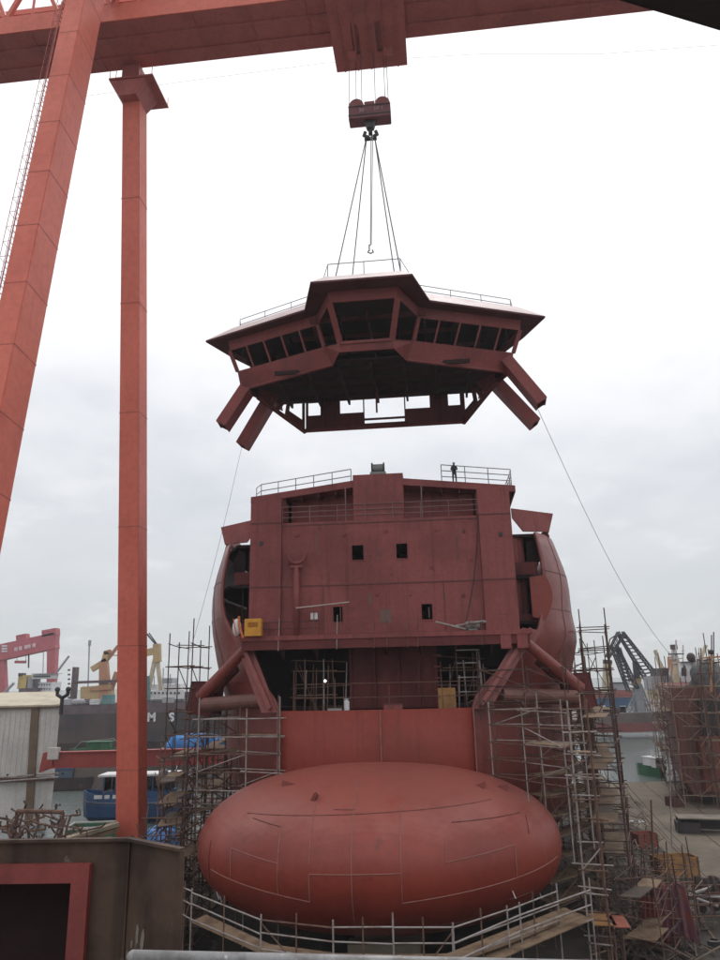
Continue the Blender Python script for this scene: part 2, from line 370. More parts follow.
# bulbous bow
BX, BY, BZ, RX, RY, RZ = -.7, -2.2, 7.75, 14.2, 11.6, 5.75
def bulb(u, v):                             # u along from tip 0..1.6, v around
    if u <= pi/2: s, yy = sin(u)**.94, BY-RY*cos(u)
    else: s, yy = 1-.22*(u-pi/2)**2, BY+(u-pi/2)*8
    c, d = cos(v), sin(v)
    ex = .92
    return V((BX+RX*s*math.copysign(abs(c)**ex, c), yy, BZ+RZ*s*math.copysign(abs(d)**ex, d)))
q = MB(); us = [pi/2*i/22 for i in range(23)]+[pi/2+.35*k for k in range(1, 6)]
q.grid([[bulb(u+1e-4, 2*pi*j/64) for j in range(64)] for u in us], True)
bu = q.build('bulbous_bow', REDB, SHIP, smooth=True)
# scribed plate edges on the bulb: found by shooting from the front plane onto its surface
def bulb_at(x, z):
    a = abs((x-BX)/RX)**(1/.92); b = abs((z-BZ)/RZ)**(1/.92)
    s = min(1, (a*a+b*b)**.46); u = math.asin(min(1, s**(1/.94)))
    return V((x, BY-RY*cos(u), z))
def seam_lines(lines, r, m, off=.02):
    for (x0, z0, x1, z1) in lines:
        k = 14; MB().path([bulb_at(x0+(x1-x0)*i/k, z0+(z1-z0)*i/k)+V((0, -off, 0)) for i in range(k+1)], r, 5).build('weld_seam', m, bu)
seam_lines([(-12.2, 7.2, -4.4, 6.2), (-4.4, 6.2, -4.4, 7.9), (-4.4, 7.9, 1.6, 8.0), (1.6, 8.0, 1.6, 6.2), (1.6, 6.2, 12.6, 7.4), (-10.3, 8.9, -6.6, 8.4), (-10.3, 8.9, -10.3, 7.0),
            (-6.6, 10.4, -6.6, 6.5), (-1.6, 12.8, -1.6, 3.4), (1.6, 11.6, 1.6, 8.0), (4.5, 8.5, 4.5, 9.8), (4.5, 8.5, 9.2, 9.0), (9.2, 9.0, 9.2, 7.0), (-4.4, 12.3, -4.4, 8.5)], .035, SEAM)
seam_lines([(-9.0, 10.7, -6.6, 10.4), (-3.0, 11.4, -1.6, 11.4), (-9.6, 10.9, 8.0, 11.5), (-7, 4.4, 8, 4.3), (5, 10.6, 10, 10.6), (8.6, 5.6, 10.2, 5.7), (10.4, 9.4, 10.4, 10.4), (-12.4, 6.5, -12.4, 9)], .03, SEAMD)
# brackets and paint marks left on the bulb
for (x, z, a) in ((7.3, 12.2, .5), (-7.0, 12.5, -.3), (9.0, 11.9, .3), (-4.6, 11.9, 1.1)):
    p = bulb_at(x, z); MB().bar(p+V((-.5*cos(a), 0, -.4*sin(a))), p+V((.5*cos(a), -.2, .4*sin(a))), .25, .3).build('lug', REDH, bu)
for (x, z) in ((-12.0, 5.3), (11.2, 4.9), (-11.9, 5.0), (8.9, 6.1)):
    p = bulb_at(x, z); MB().bar(p+V((-.2, -.03, .45)), p+V((.12, -.03, -.35)), .16, .06).build('paint_dab', WHITE, bu)
# keel blocks under the bulb
for y in (-8, -3, 3): MB().box(-2.5, 2.5, y-.7, y+.7, 0, 2.4).build('keel_block', CONC, SHIP)
# deckhouse front
fp = MB().holed((0, 0, 0), (1, 0, 0), (0, 0, 1), (-9.05, 9.05), (23.95, 34.2), [(-2.55, -1.5, 30.5, 31.85), (1.5, 2.5, 30.5, 31.85), (-4.35, -3.5, 25.0, 26.35), (3.55, 4.5, 25.0, 26.35)], .14, (0, 1, 0)).build('front_panel', RED, SHIP)
for z in (28.3, 33.95): MB().box(-9.05, 9.05, -.05, 0, z-.05, z+.05).build('weld_seam', SEAMD, fp)
for x in (-5.2, 5.6): MB().box(x-.03, x+.03, -.04, 0, 24, 28.2).build('weld_seam', SEAMD, fp)
for x, z, ww, hh in ((.35, 25.4, 1.0, 1.2), (-1.0, 26.9, .25, .8), (5.6, 27.0, .2, .5)): MB().box(x-ww/2, x+ww/2, -.02, 0, z-hh/2, z+hh/2).build('primer_patch', mat('greyish bare patch', (.15, .085, .075), .7), fp)
for sg in (-1, 1):
    c = MB().box(min(sg*9.06, sg*11.95), max(sg*9.06, sg*11.95), -.35, 3.2, 23.9, 36.65).build('corner_trunk', RED, SHIP)
    for z in (28.3, 34.2): MB().box(min(sg*9.06, sg*11.95), max(sg*9.06, sg*11.95), -.40, -.35, z-.05, z+.05).build('weld_seam', SEAMD, c)
    MB().cbox((sg*10.9, -.4, 32.3), (.3, .12, .35)).build('lug', BLACK, c)
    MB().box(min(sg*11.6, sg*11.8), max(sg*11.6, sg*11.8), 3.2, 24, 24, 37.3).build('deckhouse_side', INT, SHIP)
    # rounded tank beside the deckhouse
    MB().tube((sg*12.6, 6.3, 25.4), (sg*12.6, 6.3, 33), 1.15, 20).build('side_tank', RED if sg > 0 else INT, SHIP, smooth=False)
MB().box(-11.6, 11.6, 24, 24.2, 24, 37.3).build('deckhouse_back', DRED, SHIP)
MB().box(-11.5, 11.5, .16, 23.9, 34.0, 34.18).build('balcony_deck', RED, SHIP)
MB().box(-11.5, 11.5, .16, 23.9, 28.2, 28.4).build('inner_deck', INT, SHIP)
MB().prism([(-2.35, 0.02), (2.35, 0.02), (2.35, 4), (-2.35, 4)], 34.2, 38.55).build('centre_casing', RED, SHIP)
for sg in (-1, 1): MB().plate([(sg*9.0, 4.6, 34.2), (sg*2.36, 2.4, 34.2), (sg*2.36, 2.4, 37.35), (sg*9.0, 4.6, 37.35)], .1, (0, 1, 0)).build('recessed_wall', RED, SHIP)
roof = MB()
for sg in (-1, 1): roof.prism([(sg*2.36, .1), (sg*13.2, 4.6), (sg*13.2, 24.2), (sg*2.36, 24.2)], 37.4, 38.05)
roof.prism([(-2.35, 4.01), (2.35, 4.01), (2.35, 24.2), (-2.35, 24.2)], 37.4, 38.05)
ro = roof.build('top_deck', RED, SHIP)
for sg in (-1, 1):
    for k in range(1, 6):
        x = 2.4+k*1.75; MB().box(sg*x-.06, sg*x+.06, .4+(x-2.36)*.415, 4.5, 37.0, 37.4).build('deck_beam', DRED, ro)
    MB().plate([(sg*13.19, 4.8, 37.4), (sg*13.19, 9, 37.4), (sg*12.0, 4.9, 34.4)], .12, (-sg, 0, 0)).build('bracket', DRED, ro)
railing(SHIP, [(-13.0, 6.2, 38.05), (-12.2, 4.9, 38.05), (-2.6, .9, 38.05)], 1.35, 2, .045, GREYS, 2.2, 'roof_railing')
railing(SHIP, [(6.0, 2.2, 38.05), (12.9, 5.0, 38.05), (13.0, 7.2, 38.05), (13.0, 11, 38.05)], 1.75, 3, .045, GREYS, 2.4, 'roof_railing')
railing(SHIP, [(-9, -.07, 34.2), (9, -.07, 34.2)], 1.5, 3, .032, mat('primed rail', (.24, .15, .145), .6), 2.7, 'balcony_railing')
for x in (-3.1, 4.0): MB().tube((x, .25, 34.2), (x, .25, 37.4), .05, 6).build('stanchion', MATS['primed rail'], SHIP)
# work deck ledge under the front panel
MB().box(-12.7, 12.9, -.7, 4, 23.5, 23.9).build('ledge_deck', RED, SHIP)
q = MB(); q.box(-12.5, 12.7, -.6, -.3, 22.7, 23.5); le = q.build('ledge_girder', DRED, SHIP)
for k in range(7):
    x = -9.6+k*3.2; MB().plate([(x, -.2, 23.5), (x, 3.8, 23.5), (x, 3.8, 21.9), (x, .6, 22.9)], .14, (1, 0, 0)).build('bracket', DRED, le)
for x in (10.2, 11.6): MB().box(x, x+.9, -.66, -.3, 22.3, 23.5).build('bracket', RED, le)
railing(SHIP, [(-12.3, -.55, 23.9), (-5.5, -.55, 23.9)], 1.2, 2, .035, DARKT, 2.3, 'ledge_railing')
for x, h in ((-9.2, 3.1), (-4.0, 3.3), (-.7, 2.2), (.4, 2.4), (2.2, 2.2), (3.1, 2.5), (8.6, 3.4)):
    MB().tube((x, -.62, 22.6), (x+.1, -.62, 23.6+h*.6), .045, 6).build('stanchion', GALV if x < -3 else RUST, SHIP)
# boom crutch in front of the panel
p = sl(296.5, 635, -.55); cr = MB().tube((p.x, -.55, 23.9), (p.x, -.55, 30.0), .27, 12).build('boom_crutch', RED, SHIP, smooth=True)
MB().cbox((p.x, -.55, 30.0), (1.1, .5, .25)).build('crutch_head', RED, cr)
MB().path([(p.x+.82*cos(a), -.55, 31.25+.95*sin(a)) for a in [pi+pi*i/12 for i in range(13)]], .16, 8).build('crutch_yoke', RED, cr, smooth=True)
# under the ledge: centre bulkhead, dark caves
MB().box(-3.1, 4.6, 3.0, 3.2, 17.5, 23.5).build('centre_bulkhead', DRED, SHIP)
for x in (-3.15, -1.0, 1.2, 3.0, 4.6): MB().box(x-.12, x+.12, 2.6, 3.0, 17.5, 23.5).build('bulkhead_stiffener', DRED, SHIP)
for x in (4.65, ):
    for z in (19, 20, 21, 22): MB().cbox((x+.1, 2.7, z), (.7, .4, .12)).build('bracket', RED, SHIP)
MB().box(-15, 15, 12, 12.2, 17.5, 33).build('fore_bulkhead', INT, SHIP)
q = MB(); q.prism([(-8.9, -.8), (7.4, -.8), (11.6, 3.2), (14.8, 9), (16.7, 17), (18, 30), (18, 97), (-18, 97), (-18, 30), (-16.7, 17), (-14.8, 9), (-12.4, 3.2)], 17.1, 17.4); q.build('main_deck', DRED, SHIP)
for (z, xo, y0) in ((24.6, 14.4, 3.6), (28.9, 15.2, 4.4), (33.0, 14.6, 5)):
    for sg in (-1, 1):
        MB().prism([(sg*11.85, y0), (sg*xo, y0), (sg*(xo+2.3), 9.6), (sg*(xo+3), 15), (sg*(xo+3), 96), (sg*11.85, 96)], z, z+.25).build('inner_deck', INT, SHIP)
for sg in (-1, 1):
    # diagonal cut-edge flange from the stem plate corner up to the ledge
    MB().plate([(sg*8.35-.8, -1.0, 17.45), (sg*9.75-.8, -.9, 17.45), (sg*13.6, .9, 23.9), (sg*12.3, .8, 24.1)], .3, (0, 1, 0)).build('cut_edge_plate', REDH, SHIP)
    MB().plate([(sg*8.8-.8, -1.06, 17.9), (sg*9.1-.8, -1.06, 17.7), (sg*13.2, .7, 23.9), (sg*12.9, .7, 24.1)], -.35, (0, 1, 0)).build('cut_edge_flange', REDH, SHIP)
    # web frames at the cut edge of the shell
    for (z0, z1, yy, x0) in ((24.9, 29.0, 3.0, 13.6), (29.2, 32.8, 5.6, 13.9)):
        if sg < 0 and z0 < 29: continue
        poly = [(x0, z0+.3)]+[((14.75 if z0 < 29 else 14.3)+.65*sin(pi*t/10)+.03*t, z0+(z1-z0)*t/10) for t in range(11)]+[(x0, z1-.2)]
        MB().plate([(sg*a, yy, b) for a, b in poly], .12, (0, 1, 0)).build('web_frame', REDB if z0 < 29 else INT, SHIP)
    MB().box(min(sg*12, sg*14.6), max(sg*12, sg*14.6), 4.3, 4.6, 29.2, 30.4).build('deck_beam', DRED, SHIP)
    MB().box(min(sg*12, sg*14.3), max(sg*12, sg*14.3), 3.9, 4.1, 24.9, 25.5).build('deck_beam', DRED, SHIP)
    for k in range(3): MB().tube((sg*(12.3+.8*k), 5, 24.9), (sg*(12.3+.8*k), 5, 28.9), .05, 6).build('stanchion', DARKT, SHIP)
    # bulwark wing on top of the shell
    MB().plate([(sg*12.7, 5.2, 35.9), (sg*12.7, 5.0, 34.9), (sg*13.7, 5.4, 33.6), (sg*16.5, 7.2, 33.8), (sg*17.2, 8.0, 35.8)], .25, (0, 1, 0)).build('bulwark_wing', RED, SHIP)
    MB().plate([(sg*17.2, 8.0, 35.8), (sg*16.5, 7.2, 33.8), (sg*17.2, 22, 33.6), (sg*17.9, 22, 35.6)], .2, (-sg, 0, 0)).build('bulwark_wing', RED, SHIP)
    MB().path([(sg*(16.1+.35*cos(a)), 7.6, 33.3+.5*sin(a)) for a in [pi*i/8 for i in range(9)]], .13, 6).build('lifting_eye', RED, SHIP)
    # hawse trunks, pipes and the flared pocket on the bow flare
    MB().tube((sg*12.2, .2, 23.0), (sg*17.2, 3.2, 18.8), .45, 14, .6).build('hawse_pipe', REDH, SHIP, smooth=False)
    MB().tube((sg*10.0, -.2, 18.5), (sg*16.6, 2.3, 18.1), .62, 16).build('overboard_pipe', mat('brown primed pipe', (.17, .075, .06), .55, (.12, .055, .045), .5), SHIP, smooth=False)
    bx = MB(); o = V((sg*16.2, 3.2, 17.0))
    P = [(0, 0), (2.4, .3), (2.0, 3.2), (-.2, 3.1)]
    bx.plate([o+V((sg*a, 0, b)) for a, b in P], .15, (0, 1, 0)); bx.plate([o+V((sg*a, 3.4, b)) for a, b in P], .15, (0, 1, 0))
    bx.plate([o+V((sg*2.4, 0, .3)), o+V((sg*2.0, 0, 3.2)), o+V((sg*2.0, 3.5, 3.2)), o+V((sg*2.4, 3.5, .3))], .12, (-sg, 0, 0))
    bx.plate([o+V((sg*2.0, 0, 3.2)), o+V((sg*-.2, 0, 3.1)), o+V((sg*-.2, 3.5, 3.1)), o+V((sg*2.0, 3.5, 3.2))], .1, (0, 0, -1))
    bx.build('anchor_pocket', DRED, SHIP)
    MB().bar((sg*15.9, 3.0, 19.4), (sg*13.6, 1.8, 21.4), .5, .9).build('pocket_strut', DRED, SHIP)
# stanchions in the dark caves
for x in (-8.0, -7.0, -6.0, -5.4, -5.0, -4.3, 6.4, 8.4):
    h = random.uniform(2.6, 4.6); MB().tube((x, .3, 17.4), (x+random.uniform(-.1, .2), .3, 17.4+h), .05, 6).build('stanchion', GALV if x > 0 else RUST, SHIP)
for z in (18.8, 20.0, 21.2, 22.3): MB().tube((6.4, .3, z), (8.4, .3, z), .05, 6).build('ladder_rung', GALV, SHIP)
railing(SHIP, [(-7.8, -.2, 17.4), (-3.4, -1.0, 17.4), (.5, -1.2, 17.4), (5, -.9, 17.4), (8.0, 0, 17.4)], 2.3, 2, .035, RUST, 3.1, 'deck_guard_rail')
# small fittings on the deckhouse front
for x, z in ((-7.6, 33.0), (-3.2, 32.9), (.6, 33.1), (5.2, 33.0), (7.7, 32.8), (-6.4, 27.2), (-.4, 27.4), (2.6, 27.3), (7.3, 27.0), (-8.4, 30.4), (8.2, 30.2), (1.0, 29.2), (4.6, 29.6)):
    MB().cbox((x, -.07, z), (.16, .14, .3)).build('lug', SEAMD if int(x*10) % 2 else RED, fp)
for x, z, l_ in ((-5.9, 32.2, 1.6), (4.2, 25.6, .9), (7.0, 31.4, 2.0), (-.2, 31.2, 1.2)): MB().cbox((x, -.012, z), (.10, .02, l_)).build('primer_patch', MATS['greyish bare patch'], fp)
for (x0_, x1_, z0_, z1_) in ((-2.55, -1.5, 30.5, 31.85), (1.5, 2.5, 30.5, 31.85), (-4.35, -3.5, 25.0, 26.35), (3.55, 4.5, 25.0, 26.35)):
    MB().holed((x0_-.1, -.06, z0_-.1), (1, 0, 0), (0, 0, 1), (0, x1_-x0_+.2), (0, z1_-z0_+.2), [(.1, x1_-x0_+.1, .1, z1_-z0_+.1)], .3, (0, 1, 0)).build('window_frame', RED, fp)
# ------------------------------------------------------------------ loose things on the ship

SP = lambda x, y, z: TM['ship'] @ V((x, y, z))
def on_ship(name, label, cat, x, y, z, rz=0, group=None): return thing(name, label, cat, SP(x, y, z), radians(-5)+rz, group)
p = sl(346, 706, -1.0); t = on_ship('gas_bottle', 'short white gas bottle standing on the main deck edge above the bulb', 'gas bottle', p.x, -.6, 17.42)
MB().tube((0, 0, 0), (0, 0, .75), .26, 14).ball((0, 0, .75), .26, .26, .2).build('bottle_body', WHITE, t, smooth=False); MB().tube((0, 0, .9), (0, 0, 1.1), .08, 8).build('valve', GREYS, t)
MB().path([(.2*cos(a), .2*sin(a), 1.0) for a in [2*pi*i/12 for i in range(13)]], .03, 6).build('collar', WHITE, t)
p = sl(447, 697, -.3); t = on_ship('control_cabinet', 'orange plywood cabinet standing at the right end of the main deck edge', 'cabinet', p.x, .1, 17.42)
MB().box(-.75, .75, -.35, .35, 0, 1.75).build('cabinet_body', PLANKO, t, bev=.03); MB().box(-.68, -.03, -.39, -.36, .1, 1.65).build('door', PLANKO, t); MB().box(.03, .68, -.39, -.36, .1, 1.65).build('door', PLANKO, t)
t = on_ship('yellow_cage', 'yellow open-front tool cage at the left end of the ledge below the corner trunk', 'tool cage', -12.0, -.9, 23.92)
MB().holed((-.1, -.35, 0), (1, 0, 0), (0, 0, 1), (0, 1.5), (0, 1.5), [(.3, 1.2, .75, 1.2)], .05, (0, 1, 0)).build('front_panel', YELLOW, t)
MB().box(-.1, 1.4, .3, .35, 0, 1.5).box(-.1, -.05, -.3, .3, 0, 1.5).box(1.35, 1.4, -.3, .3, 0, 1.5).build('cage_body', YELLOW, t)
t = on_ship('canvas_bag', 'white canvas bag bound in orange webbing beside the yellow cage', 'bag', -12.85, -1.0, 23.95)
MB().ball((0, 0, .75), .4, .35, .78, 12, 8).build('bag_body', WHITE, t, smooth=True); MB().path([(.25, -.3, 1.7), (.3, -.38, 1.0), (.5, -.35, .3), (.65, -.3, -.2)], .12, 6).build('strap', mat('orange webbing', (.6, .16, .06), .8), t)
MB().path([(-.25, -.28, 1.5), (-.1, -.4, .8), (.1, -.3, .1)], .05, 6).build('strap', MATS['orange webbing'], t)
t = on_ship('plank', 'long pale board laid on a slant across the deckhouse front above the ledge', 'plank', 0, -1.0, 0)
a, b = sl(296, 608, -1.1), sl(349, 602, -1.1); MB().bar((a.x, 0, a.z), (b.x, 0, b.z), .3, .09).build('board', mat('pale board', (.45, .4, .36), .8), t)
MB().bar((a.x+1.5, .1, 23.92), (a.x+1.6, .1, a.z+.1), .07, .07).build('prop', RUST, t); MB().bar((b.x-.8, .1, 23.92), (b.x-.8, .1, b.z-.02), .07, .07).build('prop', RUST, t)
t = on_ship('notice', 'small white notice hanging below the slanting board', 'notice', 0, -.75, 0)
a = sl(314, 616, -.8); MB().cbox((a.x, 0, a.z), (.62, .03, .55)).build('notice_sheet', WHITE, t); MB().tube((a.x, 0, a.z+.25), (a.x, 0, a.z+1.1), .015, 5).build('cord', ROPE, t)
for i, (x, y, ln, a, tl, lb) in enumerate(((6.0, -.9, 2.6, .2, -.25, 'grey pipe offcut sloping down on the ledge just right of the lower right window'), (7.6, -1.0, 2.4, -.3, .12, 'grey pipe offcut crossing another on the ledge right of the lower right window'), (8.3, -.7, 1.7, .5, .05, 'shortest grey pipe offcut on the ledge beside the right corner trunk'))):
    t = on_ship('pipe_offcut', lb, 'pipe', x, y, 24.35+.12*i, a, 'pipe offcuts on the ledge'); MB().tube((-ln/2, 0, -ln*tl/2), (ln/2, 0, ln*tl/2), .09+.03*(i == 2), 10).build('pipe_wall', GALV, t)
    MB().tube((ln/2-.06, 0, ln*tl/2-.01), (ln/2+.02, 0, ln*tl/2), .12+.03*(i == 2), 10).build('flange', GREYS, t)
t = on_ship('motor_housing', 'squat grey cylinder lying on the ledge beside the pipe offcuts', 'motor', 7.9, -.35, 24.25); MB().tube((-.6, 0, .1), (.6, 0, .1), .34, 14).build('casing', GALV, t); MB().box(-.4, .4, -.3, .3, -.34, -.2).build('foot', GREYS, t)
t = on_ship('winch', 'small grey drum winch sitting on the top deck left of centre', 'winch', .0, .9, 38.56)
MB().box(-.75, .75, -.45, .45, .121, .35).build('pedestal', GREYS, t); MB().tube((-.5, 0, .8), (.5, 0, .8), .4, 16).build('drum', GREYS, t); MB().tube((-.62, 0, .8), (-.5, 0, .8), .55, 16).build('drum_flange', BLACK, t); MB().tube((.5, 0, .8), (.62, 0, .8), .55, 16).build('drum_flange', BLACK, t); MB().box(-.6, .6, -.35, .35, 0, .12).build('base_plate', BLACK, t)
p = sl(325, 681, 6); t = on_ship('work_lamp', 'single glowing work lamp in the dark cave left of the centre bulkhead', 'lamp', p.x, 6, p.z); MB().ball((0, 0, 0), .11, .11, .11).build('lamp_bulb', LAMPM, t); MB().tube((0, 0, .1), (0, 0, 23.5-p.z), .02, 5).build('cable', BLACK, t)
# clutter inside the two dark recesses
random.seed(19)
for lb, x0_, x1_ in (('rusty tube staging inside the dark recess left of the centre bulkhead', -8.2, -3.6), ('rusty tube staging inside the dark recess right of the centre bulkhead', 5.0, 8.6)):
    t = on_ship('recess_staging', lb, 'scaffold', (x0_+x1_)/2, 2.2, 17.42, 0, 'staging inside the recesses'); c_ = (x0_+x1_)/2; n_ = 6
    for k in range(n_):
        x = x0_-c_+(x1_-x0_)*k/(n_-1); tube_part('upright', GALV if k % 2 else RUST, t, (x, random.uniform(-1, 1), 0), (x+random.uniform(-.2, .2), random.uniform(-1, 1), random.uniform(3.2, 5.4)), .05, False)
    for z in (1.1, 2.0, 3.3, 4.3): tube_part('ledger', RUST, t, (x0_-c_-.3, random.uniform(-1, .5), z+random.uniform(-.2, .2)), (x1_-c_+.3, random.uniform(-1, .5), z+random.uniform(-.2, .2)), .045, False)
    for z in (1.3, 3.4): MB().box(x0_-c_+.2, x1_-c_-.8, -.2, .6, z, z+.07).build('plank', PLANK, t)
    for k in range(3): tube_part('brace', RUST, t, (x0_-c_+random.uniform(0, 3), 0, 0), (x0_-c_+random.uniform(0, 3.5), .3, 4), .04, False)
for i, (x, w_, h_, lb) in enumerate(((1.6, 1.6, .5, 'low red steel box on the main deck edge before the centre bulkhead'), (-3.4, 1.2, .25, 'flat grey pallet on the main deck edge beside the gas bottle'))):
    t = on_ship('steel_box' if i == 0 else 'pallet', lb, 'box' if i == 0 else 'pallet', x-.8, -.9+.3*i, 17.42); MB().box(-w_/2, w_/2, -.3, .3, 0, h_).build('box_body' if i == 0 else 'deck_board', RED if i == 0 else LGREY, t, bev=.02); MB().box(-w_/2-.02, w_/2+.02, -.32, .32, h_+.002, h_+.06).build('lid' if i == 0 else 'top_board', SEAMD if i == 0 else PLANK, t)
pz = [(8.9, -.1, 34.2), (8.95, -.35, 33.6), (8.7, -.25, 31), (8.2, -.3, 28), (7.6, -.4, 25.5), (7.2, -.5, 24.2)]
tag(MB().path([SP(*q_) for q_ in spline([V(q_) for q_ in pz], 4)], .045, 6).build('hose', BLACK), 'dark hose hanging down the deckhouse front from the balcony by the right trunk', 'hose')
# worker on the top deck: one skinned body plus clothes and helmet
p = sl(454, 478, 3.4)
man = on_ship('person', 'worker in dark overalls and grey helmet standing on the top deck behind the railing', 'person', p.x, 2.45, 38.06)
man.scale = (1.08,)*3; TM[man.name] = TM[man.name] @ Matrix.Scale(1.08, 4)
def skinned(parent, name, pts, edges, rad, m, sub=2):
    me = bpy.data.meshes.new(name); me.from_pydata(pts, edges, []); me.materials.append(m)
    o = bpy.data.objects.new(name, me); COL.objects.link(o); o.parent = parent
    md = o.modifiers.new('skin', 'SKIN'); 
    me.skin_vertices.new() if not me.skin_vertices else None
    for i, r in enumerate(rad): me.skin_vertices[0].data[i].radius = (r, r*.85) if not isinstance(r, tuple) else r
    me.skin_vertices[0].data[0].use_root = True
    s = o.modifiers.new('sub', 'SUBSURF'); s.levels = s.render_levels = sub; return o
pts = [(0, 0, .93), (0, 0, 1.15), (0, -.02, 1.38), (0, -.03, 1.52), (0, -.04, 1.66), (0, -.05, 1.76),
       (-.19, -.01, 1.42), (-.27, -.03, 1.15), (-.14, -.25, 1.14), (.19, -.01, 1.42), (.28, -.03, 1.15), (.16, -.24, 1.2),
       (-.1, 0, .86), (-.12, -.03, .48), (-.13, .02, .07), (-.14, -.15, .04), (.1, 0, .86), (.13, -.03, .48), (.15, .02, .07), (.17, -.15, .04)]
ed = [(0, 1), (1, 2), (2, 3), (3, 4), (4, 5), (2, 6), (6, 7), (7, 8), (2, 9), (9, 10), (10, 11), (0, 12), (12, 13), (13, 14), (14, 15), (0, 16), (16, 17), (17, 18), (18, 19)]
rd = [.19, .20, .22, .07, .105, .07, .115, .085, .055, .115, .085, .055, .135, .10, .075, .06, .135, .10, .075, .06]
skinned(man, 'body', pts, ed, rd, CLOTH)
MB().ball((0, -.055, 1.68), .088, .105, .125, 12, 10).build('face', SKIN, man, smooth=True)
MB().bar((0, -.15, 1.69), (0, -.185, 1.655), .03, .03).build('nose', SKIN, man)
for sg in (-1, 1): MB().ball((sg*.035, -.145, 1.70), .012, .012, .010, 6, 4).build('eye', BLACK, man)
MB().box(-.03, .03, -.162, -.15, 1.61, 1.62).build('mouth', BLACK, man)
MB().ball((0, -.05, 1.74), .125, .14, .11, 14, 8).build('helmet', HELM, man, smooth=True)
for sg in (-1, 1):
    hx = sg*.155; hd = MB().ball((hx, -.27, 1.17), .035, .05, .045, 8, 6)
    for k in range(5):
        hd.path([(hx-.03+.015*k, -.30, 1.18), (hx-.03+.015*k, -.34+.005*k, 1.175), (hx-.03+.015*k, -.345, 1.15)], .009, 5)
    hd.build('hand', SKIN, man)
MB().box(-.06, .1, -.33, -.26, 1.19, 1.27).build('radio', BLACK, man)
# ------------------------------------------------------------------ the wheelhouse module on the hook
K = .88
WH = thing('wheelhouse', 'whole red ship wheelhouse with open windows hanging in mid-air from the crane hook', 'wheelhouse', (.672, 57.18, 2.4), radians(-6), None, K)
HEAD = [(-16.4, 8.9), (-5.4, 4.3), (-3.45, -.15), (3.45, -.15), (5.4, 4.3), (16.4, 8.9)]        # window heads z 56.7
SILL = [(-15.5, 9.2), (-4.75, 4.55), (-2.65, 1.55), (2.65, 1.55), (4.75, 4.55), (15.5, 9.2)]    # window sills z 54.2 / 53.0 centre
BOT = [(-15.2, 9.9), (-3.9, 4.8), (-2.8, 1.75), (2.8, 1.75), (3.9, 4.8), (15.2, 9.9)]
EAVE = [(-19.2, 8.7), (-6.65, 3.3), (-5.05, -2.05), (5.05, -2.05), (6.65, 3.3), (19.2, 8.7)]
TOP = [(-16.6, 10.5), (-5.7, 5.6), (-4.05, 1.0), (4.05, 1.0), (5.7, 5.6), (16.6, 10.5)]
zh, zs, zcs, zb, ze, zt = 56.7, 54.2, 53.0, 52.1, 58.1, 60.4
ZS = [zs, zs, zcs, zcs, zs, zs]
P3 = lambda q, z: V((q[0], q[1], z))
names = ['wing_front', 'corner_front', 'centre_front', 'corner_front', 'wing_front']
for i in range(5):
    h0, h1, s0, s1, b0, b1 = P3(HEAD[i], zh), P3(HEAD[i+1], zh), P3(SILL[i], ZS[i]), P3(SILL[i+1], ZS[i+1]), P3(BOT[i], zb), P3(BOT[i+1], zb)
    nb = 5 if i in (0, 4) else 1
    back = V((0, 1, 0))
    # breast band under the windows, and the frieze over them
    fr = MB().plate([b0, b1, s1, s0], .12, back).build(names[i], WHR, WH)
    e0, e1 = P3((HEAD[i][0]*1.01, HEAD[i][1]-.12), ze-.25), P3((HEAD[i+1][0]*1.01, HEAD[i+1][1]-.12), ze-.25)
    MB().plate([h0, h1, e1, e0], .12, back).build('frieze', WHR, fr)
    for k in range(nb+1):
        t0 = k/nb; p, r = s0.lerp(s1, t0), h0.lerp(h1, t0); ed = (k in (0, nb))
        if i in (1, 3) and ((i == 1 and k == 1) or (i == 3 and k == 0)): continue
        MB().bar(p, r, .62 if i == 2 else (.44 if ed else .17), .16, (h1-h0)).build('mullion', WHR, fr)
    if i in (0, 4): MB().bar(b0+V((0, -.04, .02)), b1+V((0, -.04, .02)), .34, .16).build('rubbing_strake', WHR, fr)
    if i == 2: MB().bar(s0, s1, .2, .3).build('window_sill', WHR, fr)
# roof: sloping fascia ring, soffit and flat top
q = MB()
BK_E = [(17.3, 13.4), (14.6, 18.6), (-14.6, 18.6), (-17.3, 13.4)]; BK_T = [(15.2, 13), (13.4, 17.7), (-13.4, 17.7), (-15.2, 13)]
q.grid([[P3(a, ze) for a in EAVE+BK_E+[EAVE[0]]], [P3(a, zt) for a in TOP+BK_T+[TOP[0]]]])
q.add([P3(a, zt) for a in TOP+BK_T], [list(range(10))])
rf = q.build('roof', ROOFP, WH, solid=0)
q = MB(); q.prism(EAVE+BK_E, ze-.22, ze-.02); q.build('eave_soffit', mat('shaded soffit primer', (.10, .03, .032), .7, None, .3, .2), rf)  # soffit primer darkened: under-eave shade put into the colour
# weld lines on the sloping roof
railing(WH, [(-5.2, 5.6, zt), (-3.8, 1.3, zt), (3.8, 1.3, zt), (5.0, 5.6, zt)], 1.6, 1, .05, GREYS, 3.7, 'roof_railing')
railing(WH, [(-16.2, 12.4, 60.3), (-15.9, 11.1, zt), (-5.6, 6.4, zt)], 1.35, 2, .045, GREYS, 3.7, 'roof_railing')
railing(WH, [(16.2, 12.4, 60.3), (15.9, 11.1, zt), (5.6, 6.4, zt)], 1.35, 2, .045, GREYS, 3.7, 'roof_railing')
